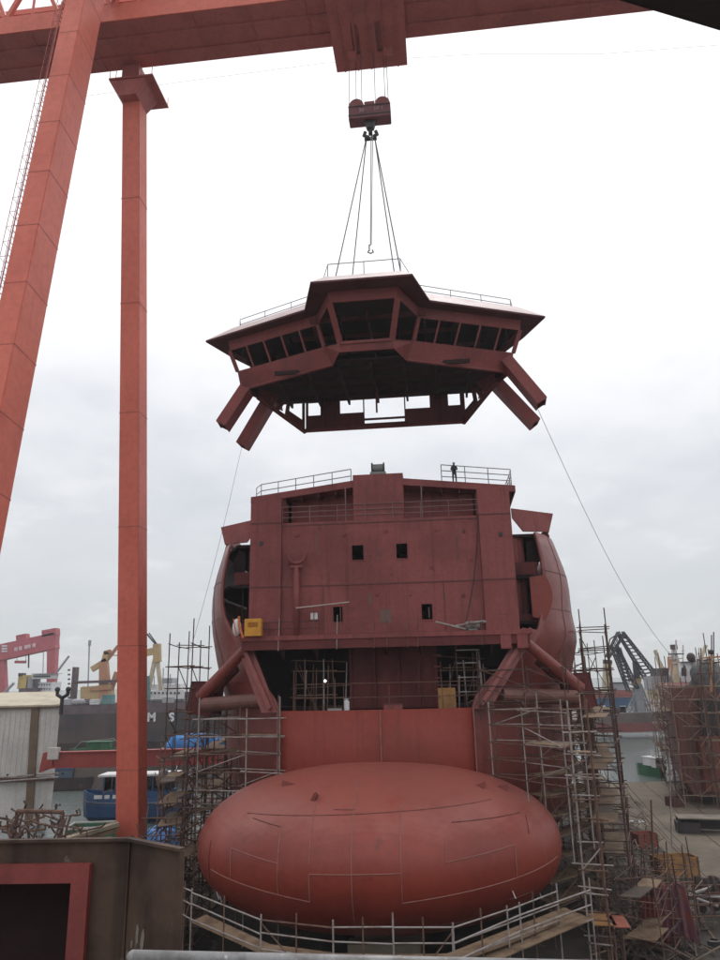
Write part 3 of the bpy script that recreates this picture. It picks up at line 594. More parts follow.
# decks and girders seen from below
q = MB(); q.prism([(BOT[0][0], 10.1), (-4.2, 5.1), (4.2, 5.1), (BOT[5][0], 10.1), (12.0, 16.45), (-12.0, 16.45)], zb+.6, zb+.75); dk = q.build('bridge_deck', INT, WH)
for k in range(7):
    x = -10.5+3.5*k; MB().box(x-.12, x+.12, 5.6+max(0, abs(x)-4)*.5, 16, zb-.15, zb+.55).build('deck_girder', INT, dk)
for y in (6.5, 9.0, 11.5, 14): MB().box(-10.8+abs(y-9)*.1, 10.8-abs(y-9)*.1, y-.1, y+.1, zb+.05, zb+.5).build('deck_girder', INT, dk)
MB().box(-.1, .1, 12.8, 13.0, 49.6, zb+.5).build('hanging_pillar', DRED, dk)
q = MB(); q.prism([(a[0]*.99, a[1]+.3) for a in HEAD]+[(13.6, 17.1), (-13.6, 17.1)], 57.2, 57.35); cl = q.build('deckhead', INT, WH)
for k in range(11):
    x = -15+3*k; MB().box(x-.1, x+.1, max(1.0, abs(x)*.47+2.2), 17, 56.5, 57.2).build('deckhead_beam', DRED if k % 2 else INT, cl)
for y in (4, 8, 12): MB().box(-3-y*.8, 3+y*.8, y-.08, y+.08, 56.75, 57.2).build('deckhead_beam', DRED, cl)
# end walls, back wall of the wheelhouse storey
for sg in (-1, 1):
    s0, h0, b0 = P3((sg*15.5, 9.3), zs), P3((sg*16.35, 9.0), zh), P3((sg*15.2, 9.9), zb)
    sB, hB, bB = P3((sg*12.4, 17), zs), P3((sg*13.6, 17), zh+.4), P3((sg*12.0, 17), zb)
    ew = MB().plate([b0, bB, sB, s0], .12, (-sg, 0, 0)).build('end_wall', WHR, WH)
    m0, m1 = s0.lerp(sB, .42), h0.lerp(hB, .42)
    MB().plate([m0, sB, hB, m1], .12, (-sg, 0, 0)).build('end_panel', WHR, ew)
    MB().bar(s0, h0, .35, .3, (0, 1, 0)).build('end_pillar', WHR, ew)
    MB().plate([h0, hB, hB+V((0, 0, .7)), h0+V((0, 0, 1.1))], .1, (-sg, 0, 0)).build('frieze', WHR, ew)
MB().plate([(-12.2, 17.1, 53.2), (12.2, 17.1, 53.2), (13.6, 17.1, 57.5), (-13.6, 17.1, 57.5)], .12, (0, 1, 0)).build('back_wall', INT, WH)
# lower storey back wall with the openings the sky shows through
x0 = .55
lw = MB().holed((0, 16.2, 0), (1, 0, 0), (0, 0, 1), (-8.9, 10.0), (48.85, 53.1), [(-8.6, -7.1, 50.95, 52.6), (-4.7, -1.9, 51.0, 52.68), (-1.75, 3.05, 50.2, 52.68), (-1.75, 3.05, 49.55, 49.95), (3.2, 6.1, 51.1, 52.7), (8.3, 9.7, 51.2, 52.7)], .14, (0, 1, 0)).build('lower_back_wall', DRED, WH)
for (za, zz) in ((48.85, 49.1),): MB().box(-8.9, 9.9, 15.6, 16.2, za, zz).build('bottom_flange', DRED, lw)
for x in (-6.6, -5.6, 6.9, 7.7): MB().box(x-.1, x+.1, 15.75, 16.2, 49.1, 52.6).build('wall_stiffener', DRED, lw)
for sg in (-1, 1):
    B = x0 if sg > 0 else -.0
    a = P3((sg*8.9+B*1.8, 16.2), 48.85); b = P3((sg*13.6, 11.2), 51.7); c = P3((sg*12.6, 16.6), 52.6)
    sw = MB().bar(a, b, .45, .35).build('lower_side_frame', DRED, WH)
    up = lambda t, z: a.lerp(b, t)+V((0, 0, z))
    MB().bar(up(.05, 0), up(.05, 3.6), .3, .3).build('frame_post', DRED, sw)
    MB().bar(up(.42, 0), up(.36, 2.6), .4, .3).build('frame_post', DRED, sw)
    MB().bar(up(.62, 0), up(.42, 2.4), .5, .3).build('frame_post', DRED, sw)
    MB().plate([up(.05, .1), up(.38, .1), up(.36, 1.2), up(.05, 1.3)], .1, (sg, 0, 0)).build('frame_plate', DRED, sw)
    MB().plate([up(.72, 0), b, P3((sg*13.4, 11.0), zb+.6), P3((sg*11.4, 13.2), zb+.6)], .12, (0, 1, 0)).build('frame_plate', DRED, sw)
    # wing support legs: channel-shaped box beams running down and out
    for (p, r) in ((((15.8, 9.4, 52.5), (18.4, 8.9, 48.2)), ((14.5, 13.4, 52.4), (18.2, 13.6, 47.6))) if sg > 0 else (((-15.0, 9.4, 52.0), (-17.4, 8.9, 47.8)), ((-13.2, 13.4, 52.3), (-16.4, 13.6, 46.9)))):
        p, r = V(p), V(r); p = p-(r-p)*(.28 if sg > 0 else .04); lg = MB(); lg.bar(p, r, 2.0, .14, (0, 1, 0))
        sdv = V((0, 1, 0)); ax = (r-p).normalized(); uu = ax.cross(sdv)
        for e in (-.94, .94): lg.bar(p+sdv*e-uu*.55*sg, r+sdv*e-uu*.55*sg, .12, 1.1, sdv)
        lg.bar(p-uu*1.1*sg, r-uu*1.1*sg, 2.0, .12, (0, 1, 0)) if sg else None
        lg.build('support_leg', WHR, WH)
# ------------------------------------------------------------------ the gantry crane over the slipway
GX = V((-3.4, 61.5, 0)); GA = radians(-6)
CR = thing('gantry_crane', 'giant vermilion gantry crane spanning the slipway, its two left legs in view', 'crane', GX, GA)
GP = lambda x, y, z: TM['gantry_crane'] @ V((x, y, z))
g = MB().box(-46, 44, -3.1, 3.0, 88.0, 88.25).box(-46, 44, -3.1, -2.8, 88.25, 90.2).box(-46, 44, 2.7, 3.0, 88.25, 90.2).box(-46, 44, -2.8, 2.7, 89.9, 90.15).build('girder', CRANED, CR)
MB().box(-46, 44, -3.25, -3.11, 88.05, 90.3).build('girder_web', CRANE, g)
for y in (-1.2, 1.2): MB().box(-46, 44, y-.12, y+.12, 87.8, 88.0).build('girder_rib', CRANED, g)
for k in range(15): MB().box(-43+6*k-.06, -43+6*k+.06, -2.9, 2.8, 87.88, 88.0).build('girder_rib', CRANED, g)
# open lattice above the box
tr = MB().bar((-46, -2.9, 97.5), (44, -2.9, 97.5), .7, .8).build('top_chord', CRANE, CR)
tr2 = MB().bar((-46, 2.6, 97.5), (44, 2.6, 97.5), .7, .8).build('top_chord', CRANE, CR)
for j, (yy, pr) in enumerate(((-2.9, tr), (2.6, tr2))):
    for k in range(15):
        x = -46+6*k
        MB().bar((x, yy, 90.2), (x+3, yy, 97.4), .42, .42, (1, 0, 0)).build('lattice_diagonal', CRANE, pr)
        MB().bar((x+3, yy, 97.4), (x+6, yy, 90.2), .42, .42, (1, 0, 0)).build('lattice_diagonal', CRANE, pr)
        if j == 0: MB().bar((x+3, yy, 90.2), (x+3, yy, 97.4), .2, .2, (1, 0, 0)).build('lattice_post', CRANE, pr)
railing(CR, [(-46, -2.4, 90.25), (44, -2.4, 90.25)], 1.2, 2, .04, CRANE, 4.5, 'walkway_railing')
# legs
fa, fb = V((-21.9, 15.75, -.2)), V((-21.9, 3.8, 84.9))
lg = MB().bar(fa, fb, 2.35, 2.3, (1, 0, 0), 2.0, 2.1).build('leg', CRANE, CR, bev=.05)
for z in (12, 24, 36, 48, 60, 72): 
    t0 = z/84.9; q_ = fa.lerp(fb, t0); MB().cbox(q_, (2.36-.3*t0, 2.33-.16*t0, .10)).build('weld_seam', CRSEAM, lg)
hd = MB(); 
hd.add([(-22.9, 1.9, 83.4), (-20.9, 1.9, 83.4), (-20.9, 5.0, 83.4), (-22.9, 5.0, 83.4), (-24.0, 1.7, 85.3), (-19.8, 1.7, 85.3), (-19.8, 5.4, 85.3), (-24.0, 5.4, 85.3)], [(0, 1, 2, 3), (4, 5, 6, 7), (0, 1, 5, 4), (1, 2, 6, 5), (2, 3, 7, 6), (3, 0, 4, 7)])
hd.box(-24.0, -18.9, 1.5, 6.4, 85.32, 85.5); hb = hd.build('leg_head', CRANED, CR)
MB().box(-22.9, -20.9, 2.3, 4.7, 85.51, 87.95).build('leg_bearing', CRANED, hb)
for p in ((-23.9, 1.6), (-23.2, 1.6), (-20.2, 1.5), (-19.0, 1.5), (-19.0, 6.3)): MB().tube((*p, 85.5), (*p, 86.7), .04, 5).build('guard_post', CRANE, hb)
na, nb_ = V((-21.35, -19.2, -.2)), V((-21.35, -8.2, 90.8))
MB().box(-22.25, -20.45, -8.4, -3.26, 91.0, 95.0).build('leg_bracket', CRANE, CR); dv = (nb_-na).normalized()
lg2 = MB().bar(na, nb_+dv*9, 1.9, 3.1, (1, 0, 0)).build('leg', CRANE, CR, bev=.05)
for k in range(1, 17):
    q_ = na+dv*(5.6*k); MB().bar(q_-dv*.05, q_+dv*.05, 1.92, 3.12, (1, 0, 0)).build('weld_seam', CRSEAM, lg2)
# caged ladder on the near leg
sx = -22.1-.99; up = V((0, -dv.z, dv.y)); lad = MB()
for e in (-.35, .35):
    s_ = up*1.4; lad.bar(na+V((-1.15+e*.0, 0, 0))+up*(1.2+e), nb_+V((-1.15, 0, 0))+up*(1.2+e), .07, .07)
la = lad.build('ladder', CRANED, CR)
rg = MB()
for k in range(150): 
    q_ = na+dv*(.6*k+1)+V((-1.15, 0, 0))+up*1.2; rg.bar(q_-up*.35, q_+up*.35, .04, .04)
ob = rg.build('rung', CRANED, la); ob['kind'] = 'stuff'
cg = MB()
for k in range(62):
    q_ = na+dv*(1.5*k+2)+V((-1.15, 0, 0))+up*1.2
    cg.path([q_-up*.4, q_-up*.35+V((-.65, 0, 0)), q_+up*.35+V((-.65, 0, 0)), q_+up*.4], .025, 4)
for e in (-.3, .3): cg.path([na+dv*2+V((-1.8, 0, 0))+up*(1.2+e), nb_+V((-1.8, 0, 0))+up*(1.2+e)], .025, 4)
cg.build('safety_cage', CRANED, la)
MB().bar(na+V((-1.0, 0, 0))+up*.2, nb_+V((-1.0, 0, 0))+up*.2, .12, .3).build('cable_tray', CRANED, la)
# trolley under the girder
TX = 5.3
tl = MB().holed((TX-4.0, -4.3, 86.7), (1, 0, 0), (0, 1, 0), (0, 8.0), (0, 9.6), [(2.2, 3.0, 3.6, 7.4), (4.8, 5.6, 3.6, 7.4)], .2, (0, 0, 1)).box(TX-4.0, TX+4.0, -4.3, -4.15, 86.9, 88.0).box(TX-4, TX-3.85, -4.15, 5.3, 86.9, 87.78).box(TX+3.85, TX+4, -4.15, 5.3, 86.9, 87.78).box(TX-3.84, TX+3.84, 5.15, 5.3, 86.9, 87.78).build('trolley', CRANED, CR)
MB().box(TX-2.9, TX+2.9, -2.5, 4.0, 87.2, 87.7).build('trolley_machinery', CRANED, tl)
for x in (-3, -1.5, 0, 1.5, 3): MB().box(TX+x-.08, TX+x+.08, -4.2, 5.2, 86.5, 86.7).build('trolley_rib', CRANED, tl)
for x in (-2.0, 2.0): MB().tube((TX+x-.5, 3.0, 86.7), (TX+x+.5, 3.0, 86.7), .55, 16).build('rope_sheave', CRANED, tl)
for x in (-3.6, -1.2): MB().box(TX+x, TX+x+.9, -4.45, -4.3, 87.9, 89.6).build('trolley_bracket', CRANE, tl)
# hook block
hx = at(370, 112, 64.2)
HB = thing('hook_block', 'dark red crane hook block with twin round sheave covers hanging on wire ropes', 'hook block', hx, GA)
def hl(px, py):
    p = at(px, py, 64.2); return TM['hook_block'].inverted() @ p
c0 = hl(349, 118); c1 = hl(391, 116)
wd = (c1-c0).x/2; mx_ = (c1+c0).x/2
bd = MB().box(mx_-wd, mx_+wd, -.7, .7, -1.3, .35).build('block_body', mat('hook block red', (.17, .055, .06), .5, (.12, .04, .045), 1.5), HB, bev=.06)
MB().box(mx_-wd-.02, mx_+wd+.02, -.74, -.70, .18, .32).build('band', BLACK, bd)
MB().box(mx_-wd-.02, mx_+wd+.02, -.74, -.70, -.95, -.82).build('band', BLACK, bd)
for sg in (-1, 1):
    sh = MB(); rows = []
    for y in (-.6, .6): rows.append([V((mx_+sg*(wd-.85)+.82*cos(pi*i/12), y, .35+1.0*sin(pi*i/12))) for i in range(13)])
    sh.grid(rows); sh.add(rows[0], [list(range(13))]); sh.add(rows[1], [list(range(13))]); sh.build('sheave_cover', mat('sheave red', (.26, .075, .075), .5), HB, smooth=False)
MB().box(mx_-.55, mx_+.55, -.5, .5, .35, .95).build('block_crown', MATS['sheave red'], HB)
MB().plate([(mx_-.75, -.3, -1.0), (mx_+.75, -.3, -1.0), (mx_+.35, -.3, -2.2), (mx_-.35, -.3, -2.2)], .6, (0, 1, 0)).build('shank_housing', BLACK, HB)
def text(name, body, size, m, parent, loc, rot, w_=0):
    cu = bpy.data.curves.new(name, 'FONT'); cu.body = body; cu.size = size; cu.extrude = .006; cu.offset = w_; cu.align_x = 'CENTER'; cu.align_y = 'CENTER'
    o = bpy.data.objects.new(name, cu); COL.objects.link(o)
    dg = bpy.context.evaluated_depsgraph_get(); me = bpy.data.meshes.new_from_object(o.evaluated_get(dg)); bpy.data.objects.remove(o)
    o = bpy.data.objects.new(name, me); COL.objects.link(o); me.materials.append(m); o.parent = parent; o.location = loc; o.rotation_euler = rot; return o
text('lettering', '30', .62, mat('faded lettering', (.48, .34, .34), .7), bd, (mx_-.85, -.715, -.33), (pi/2, 0, 0))
text('lettering', '10 t', .62, MATS['faded lettering'], bd, (mx_+.95, -.715, -.22), (pi/2, 0, 0))
hk = MB().tube((mx_, 0, -2.2), (mx_, 0, -2.9), .22, 10)
for sg in (-1, 1): hk.path([(mx_, 0, -3.45)]+[(mx_+sg*(.52-.52*cos(a)*1.0+.18), 0, -2.95-.5*sin(a)) for a in [pi*.5-.1, pi*.35, pi*.18, 0, -pi*.16]][0:3]+[(mx_+sg*.72, 0, -2.95), (mx_+sg*.55, 0, -2.55)], .2, 8)
hk.build('ramshorn_hook', BLACK, HB, smooth=True)
for i, (px, y) in enumerate(((349, -.4), (355.5, .4), (362, -.4), (375.5, -.4), (385, .4), (388.5, -.4))):
    p = hl(px, 100); MB().tube((p.x, y, .6), (p.x+.1*(3-i)*.3, y+.4, 86.9-hx.z), .035, 6).build('hoist_rope', ROPE, HB)
# slings
hw = TM['hook_block'] @ V((mx_, 0, -3.2))
WP = lambda x, y, z: TM['wheelhouse'] @ V((x, y, z))
for i, (q_, lb) in enumerate((((-3.5, 3.2, 60.4), 'wire lifting sling from the hook to the front left lug of the wheelhouse roof'), ((-3.3, 13, 60.4), 'wire lifting sling from the hook to the rear left lug of the wheelhouse roof'),
                              ((3.9, 3.2, 60.4), 'wire lifting sling from the hook to the front right lug of the wheelhouse roof'), ((3.3, 13, 60.4), 'wire lifting sling from the hook to the rear right lug of the wheelhouse roof'))):
    e = WP(*q_); s_ = hw+V(((-.42 if q_[0] < 0 else .42), 0, .05)); t = thing('lifting_sling', lb, 'sling', e, 0, 'lifting slings')
    MB().tube(s_, e, .06, 6).build('wire', ROPE, t, world=True); MB().path([e+V((.18*cos(a), 0, .22+.25*sin(a))) for a in [2*pi*k/10 for k in range(11)]], .06, 5).build('shackle', BLACK, t, world=True)
e = at(370.5, 250, 64.2); t = thing('tail_rope', 'slack pale rope hanging straight down from the hook with a small hook at its end', 'rope', e)
MB().path([hw+V((.05, -.2, 0)), hw.lerp(e, .5)+V((.02, 0, 0)), e+V((0, 0, .5))], .05, 6).build('rope_strand', SLING, t, world=True); MB().path([hw+V((.22, -.2, 0)), e+V((.1, 0, .6))], .045, 6).build('rope_strand', SLING, t, world=True)
MB().bar(e+V((-.12, 0, .6)), e+V((-.12, 0, -.1)), .14, .14).path([e+V((-.12, 0, 0)), e+V((-.3, 0, -.25)), e+V((0, 0, -.4)), e+V((.28, 0, -.25)), e+V((.2, 0, 0))], .08, 6).build('rope_hook', GREYS, t, world=True)
# tag lines and a cable in the sky
def line(name, lb, cat, pts, r, m):
    o = MB().path(pts, r, 5).build(name, m); return tag(o, lb, cat)
p0, p1 = WP(-16, 13.5, 46.6), at(190, 652, 63)
line('tag_line', 'thin tag line hanging from the left wing of the wheelhouse to the scaffold', 'rope', [p0.lerp(p1, i/12)+V((0, 0, -.8*sin(pi*i/12))) for i in range(13)], .017, ROPE)
p0, p1 = WP(17.4, 9, 47.8), at(676, 662, 100)
line('tag_line', 'thin tag line running from the right wing of the wheelhouse down towards the neighbouring ship', 'rope', [p0.lerp(p1, i/16)+V((0, 0, -3.0*sin(pi*i/16))) for i in range(17)], .024, ROPE)
line('overhead_cable', 'thin overhead cable crossing the sky just below the crane girder', 'cable', [at(40, 103, 95), at(180, 82, 95), at(325, 63, 95), at(480, 54, 95), at(600, 54, 95), at(760, 42, 95)], .022, ROPE)
# ------------------------------------------------------------------ foreground: rusted steel tub, handrail, shelter
TB = thing('steel_unit', 'rusted steel block unit with a red-framed rectangular opening in the near left corner', 'steel unit', (-4.5, 10.6, 0))
zt_ = 18.12; z0_ = 14.8; pa, pb, pc = V((-10, 10.25, 0)), V((-3.02, 10.0, 0)), V((-2.2, 9.38, 0))
U = (pb-pa).normalized(); W_ = (pb-pa).length; nn = V((U.y, -U.x, 0))
x_o = W_-.45
wl = MB().holed(pa, U, (0, 0, 1), (0, W_), (z0_, zt_), [(2.5, x_o-.18, z0_+.2, 17.63)], .03, -nn).build('side_wall', RUSTBOX, TB, world=True)
MB().plate([pb+V((0, 0, z0_)), pc+V((0, 0, z0_)), pc+V((0, 0, zt_-.02)), pb+V((0, 0, zt_))], .03, (-.5, .8, 0)).build('corner_wall', RUSTBOX, TB, world=True)
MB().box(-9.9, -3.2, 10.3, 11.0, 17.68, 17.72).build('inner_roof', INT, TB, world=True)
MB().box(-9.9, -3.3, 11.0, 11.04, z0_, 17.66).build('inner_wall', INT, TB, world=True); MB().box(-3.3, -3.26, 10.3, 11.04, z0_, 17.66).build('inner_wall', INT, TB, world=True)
MB().box(-9.9, -2.9, 10.3, 11.3, 0, z0_).build('base', RUSTBOX, TB, world=True)
MB().bar(pa+V((0, 0, zt_))+nn*.02, pb+V((0, 0, zt_))+nn*.02, .09, .035).build('rim', RUSTBOX, TB, world=True); MB().bar(pb+V((0, 0, zt_))+nn*.02, pc+V((0, 0, zt_-.01))+nn*.02, .09, .035).build('rim', RUSTBOX, TB, world=True)
MB().bar(pb+V((0, -.02, z0_)), pb+V((0, -.02, zt_)), .03, .03).build('corner_weld', RUSTBOX, TB, world=True); MB().bar(pc+V((0, -.01, z0_)), pc+V((0, -.01, zt_-.02)), .05, .05).build('edge_bar', RUSTBOX, TB, world=True)
random.seed(41)
e1 = (pc-pb).normalized(); n1_ = V((e1.y, -e1.x, 0))
for k in range(9):
    c = pb+e1*(.08+.5*random.random()**1.5)+V((0, 0, random.triangular(15.9, 17.4, 16.2)))+n1_*.004; rr_ = random.uniform(.012, .05)
    pts_ = [c+e1*(rr_*random.uniform(.4, 1.1)*cos(2*pi*i/9))+V((0, 0, rr_*random.uniform(1.2, 3.6)*sin(2*pi*i/9))) for i in range(9)]
    MB().plate(pts_, .003, n1_).build('paint_splash', mat('lime splash', (.20, .18, .16), .8), TB, world=True)
fr = MB().holed(pa+nn*.12, U, (0, 0, 1), (2.2, x_o), (z0_+.1, 17.86), [(2.5, x_o-.22, z0_+.3, 17.65)], .10, -nn).build('opening_frame', FRAME, TB, world=True)
for u_, z_ in ((x_o-.11, 17.76), (x_o-.11, 17.0), (x_o-.11, 16.3), (x_o-.85, 17.76), (x_o-1.6, 17.76), (x_o-2.3, 17.76)):
    c = pa+U*u_+V((0, 0, z_))+nn*.12; MB().tube(c, c+nn*.025, .025, 8).build('bolt', BLACK, fr)
p0, p1 = at(133, 957, 1.62), at(640, 968, 1.75)
HR = thing('handrail', 'pale galvanised handrail tube along the bottom edge of the view', 'handrail', (p0.x, p0.y, 18.4))
MB().tube(p0, p1, .0125, 16).ball(p0, .0125, .0125, .0125).build('rail', mat('bright galvanised tube', (.30, .30, .30), .5, (.18, .17, .165), 14, metal=.3, spot=(.5, .5, .5)), HR, world=True, smooth=True)
for t0 in (.06, .95): q_ = p0.lerp(p1, t0)-V((0, 0, .02)); MB().tube(q_, V((q_.x, q_.y, 18.4)), .015, 12).build('post', MATS['bright galvanised tube'], HR, world=True)
tag(MB().box(-1.6, 1.6, -1.5, 1.85, 18.25, 18.4).build('platform', GREYS), 'grey steel viewing platform under the camera', 'platform')
# shelter edge at top right
a, b, c_ = at(610, -6, 2.0), at(640, 4, 2.0), at(740, 33, 2.0)
SH = thing('shelter_roof', 'dark out-of-focus shelter roof edge in the top right corner', 'roof', (1.6, 1.5, 18.4))
d1 = (c_-a).normalized(); a2 = a-d1*.6; c2_ = c_+d1*.8
MB().plate([a2, c2_, c2_+V((.1, -1.8, .5)), a2+V((0, -1.8, .5))], .06, (0, .2, 1)).build('roof_sheet', BLACK, SH, world=True); MB().bar(a2+V((0, 0, .02)), c2_+V((0, 0, .02)), .03, .03).build('edge_beam', BLACK, SH, world=True)
MB().tube(c2_+V((0, -.1, 0)), V((c2_.x, c2_.y-.1, 18.4)), .04, 10).build('post', BLACK, SH, world=True)
# ------------------------------------------------------------------ scaffolding
def scaffold(label, P, Q, zs_, group, m=RUST, m2=None, r=.055, miss=.06, br=.3, planks=(), top=1.0, jit=.06, name='scaffold_tower', cat='scaffold', zb0=0.0, extra=0):
    """bays of tube scaffold between a front line P and a back line Q: uprights, ledgers, transoms, braces and boards are parts"""
    m2 = m2 or m; n = len(P); t = thing(name, label, cat, (P[0][0], P[0][1], zb0), 0, group); T = tube_part
    J = lambda: random.uniform(-jit, jit)
    for R in (P, Q):
        for (x, y) in R: T('upright', m if random.random() < .7 else m2, t, (x+J(), y+J(), zb0), (x+J(), y+J(), zs_[-1]+top*random.uniform(.2, 1.6)), r)
    for z in zs_:
        for R in (P, Q):
            for i in range(n-1):
                if random.random() < miss: continue
                a_, b_ = V((*R[i], z+J())), V((*R[i+1], z+J())); d_ = (b_-a_).normalized()*random.uniform(.1, .7); T('ledger', m if random.random() < .6 else m2, t, a_-d_, b_+d_, r*.85)
        for i in range(n):
            if random.random() < miss: continue
            a_, b_ = V((*P[i], z+.08+J())), V((*Q[i], z+.08+J())); d_ = (b_-a_).normalized()*.3; T('transom', m2, t, a_-d_, b_+d_, r*.8)
    for k in range(len(zs_)-1):
        for R in (P, Q):
            for i in range(n-1):
                if random.random() < br:
                    a_, b_ = V((*R[i], zs_[k])), V((*R[i+1], zs_[k+1]))
                    if random.random() < .5: a_, b_ = V((*R[i+1], zs_[k])), V((*R[i], zs_[k+1]))
                    T('brace', m, t, a_, b_, r*.8)
    for k in planks:
        for i in range(n-1):
            if random.random() < .2: continue
            z = zs_[k]+.1; a_, b_, c_, d_ = V((*P[i], z)), V((*P[i+1], z)), V((*Q[i+1], z)), V((*Q[i], z))
            f = random.uniform(.5, .95); MB().plate([a_, b_, b_.lerp(c_, f), a_.lerp(d_, f)], .06, (0, 0, 1)).build('plank', PLANK if random.random() < .8 else DIRTW, t, world=True)
    for k in range(extra):
        i = random.randrange(n-1); a_ = V((*P[i], random.uniform(zb0, zs_[-1]))); T('loose_tube', m, t, a_, a_+V((random.uniform(-1.6, 1.6), random.uniform(-1, 3), random.uniform(-3, 3))), r*.8)
    return t
DIRTW = mat('weathered board', (.12, .09, .07), .9)
S2 = lambda x, y: tuple((TM['ship'] @ V((x, y, 0)))[:2])
# port (left) bow: front facade of pale tubes
zl = [1.4*k+1.5 for k in range(11)]
scaffold('pale tube scaffold standing before the left shoulder of the bow', [S2(-8.7, -2.4), S2(-11.6, -1.9), S2(-15.9, -1.2)], [S2(-8.9, -1.3), S2(-12.8, .4), S2(-16.6, 1.0)], [10.0, 11.4, 12.8, 14.2, 15.6, 17.0], 'scaffolds round the bow', GALV, RUST, .06, 0, .12, (4,), 1.2)
left = [((-18.2, 2), (-18.6, 6), (-19.0, 10), 'dark scaffold tower rising higher than the rest beside the left anchor pocket', [2*k+1.5 for k in range(12)]),
        ((-17.2, 10.5), (-18.2, 15), (-19, 20), 'scaffold bay along the left side of the hull behind the tall dark tower', [2*k+1.5 for k in range(9)]),
        ((-18.5, 20.5), (-19.6, 27), (-20.2, 34), 'rearmost scaffold bay along the left side of the hull', [2*k+1.5 for k in range(9)])]
for a_, b_, c_, lb, zz in left:
    scaffold(lb, [S2(a_[0]-1.8, a_[1]), S2(b_[0]-1.8, b_[1]), S2(c_[0]-1.8, c_[1])], [S2(a_[0]+.4, a_[1]), S2(b_[0]+.4, b_[1]), S2(c_[0]+.4, c_[1])], zz, 'scaffolds along the left side of the hull', DARKT, RUST, .055, .1, .35, (2, 4, 6), 1.5, .1)
scaffold('boarded rusty scaffold between the left shoulder of the bow and the dark tower', [S2(-17.6, .5), S2(-15.6, 2.6), S2(-14.2, 5.5)], [S2(-18.4, 2.5), S2(-16.8, 4.6), S2(-15.4, 7.5)], [1.55*k+1.4 for k in range(11)], 'scaffolds round the bow', RUST, DARKT, .055, .08, .35, (3, 5, 6, 8, 9), 1.2, .1, extra=10)
scaffold('low dense rusty scaffold on the ground left of the bulb', [S2(-17.6, -8), S2(-17.4, -4), S2(-17, 0)], [S2(-15.2, -8), S2(-15.0, -4), S2(-14.8, 0)], [1.2*k+.8 for k in range(9)], 'scaffolds round the bow', DARKT, RUST, .05, .12, .5, (1, 3, 5), 1.0, .12, extra=14)
# starboard (right) bow: rungs running from the stem plate corner towards the viewer
zz = [9.8, 11.0, 12.3, 13.6, 14.9, 16.2, 17.5]
scaffold('pale tube scaffold fanning out from the right edge of the stem plate over the bulb', [S2(8.7, -1.9), S2(11.0, -5.2), S2(13.4, -8.6)], [S2(9.2, -1.0), S2(12.6, -2.4), S2(15.6, -4.4)], [12.3, 13.6, 14.9, 16.2, 17.4], 'scaffolds round the bow', GALV, RUST, .055, 0, .25, (2,), .8, zb0=7.5)
scaffold('tall narrow ladder-like scaffold tower hugging the right end of the bulb', [S2(13.6, -10.2), S2(14.9, -10.6)], [S2(13.9, -8.6), S2(15.2, -9)], [1.45*k+1.6 for k in range(11)], 'scaffolds round the bow', GALV, RUST, .065, .05, .08, (9,), 1.4)
right = [((15.8, -3.5), (16.8, .2), (17.6, 3.6), 'rusty scaffold bay at the right shoulder of the bow under the anchor pocket', 10),
         ((17.9, 4.2), (19.0, 9), (19.8, 14), 'tallest rusty scaffold tower beside the right flare of the hull', 13),
         ((19.9, 14.5), (20.1, 20), (20.3, 26), 'second scaffold bay along the right side of the hull behind the tallest tower', 12),
         ((20.3, 27), (20.3, 34), (20.3, 41), 'rearmost scaffold bay along the right side of the hull', 11)]
for a_, b_, c_, lb, nz in right:
    scaffold(lb, [S2(*a_), S2(*b_), S2(*c_)], [S2(a_[0]+2.4, a_[1]), S2(b_[0]+2.4, b_[1]), S2(c_[0]+2.6, c_[1])], [1.9*k+1.4 for k in range(nz)], 'scaffolds along the right side of the hull', RUST, DARKT, .055, .1, .4, (2, 4, 6, 8), 1.2, .12, extra=16)
for i, (x, y, lb) in enumerate(((16.6, -6.4, 'tangled low scaffold on the ground right of the bulb, nearest the ladder-like tower'), (19.4, -1.5, 'tangled low scaffold on the ground below the rusty bay at the right shoulder'))):
    scaffold(lb, [S2(x, y), S2(x+1.8, y+2.6), S2(x+3.2, y+5.2)], [S2(x+2.4, y-.6), S2(x+4.0, y+2.0), S2(x+5.2, y+4.6)], [1.3*k+.8 for k in range(5-i)], 'low scaffolds beside the slipway', DARKT, RUST, .05, .15, .6, ((1, 3), (1,))[i], 1.6, .25, extra=24)
# denser staging close against the hull sides, with many boards
for lb, P_, Q_, zz_ in (('board-decked dark staging tight against the right shoulder of the hull', [S2(12.6, -1.6), S2(15.2, 1.0), S2(17.6, 4.4)], [S2(11.6, .8), S2(14.6, 3.6), S2(16.9, 7)], [1.55*k+1.2 for k in range(11)]),
                        ('board-decked dark staging along the right hull side behind the right shoulder', [S2(18.6, 6.5), S2(19.6, 11), S2(20.3, 16)], [S2(17.9, 8.5), S2(18.9, 12), S2(19.4, 17)], [1.55*k+1.2 for k in range(11)]),
                        ('board-decked dark staging outside the dark left tower', [S2(-18.9, 1), S2(-18.4, -2.5), S2(-17.6, -5.5)], [S2(-17.2, 2), S2(-16.8, -1.2), S2(-16.0, -4)], [1.6*k+1.2 for k in range(9)])):
    scaffold(lb, P_, Q_, zz_, 'board-decked staging', RUST, DARKT, .055, .04, .45, (1, 2, 3, 4, 5, 6, 7), 1.0, .1, extra=14)
scaffold('slanting tube frame over the right cut edge between the stem plate and the anchor pocket', [S2(8.2, -1.4), S2(11.8, -.2), S2(15.4, .6)], [S2(8.6, -1.1), S2(12.4, .6), S2(15.8, 1.6)], [17.8, 19.2, 20.6], 'scaffolds round the bow', RUST, DARKT, .045, .2, .5, (), 1.2, .2, zb0=16.6, extra=10)
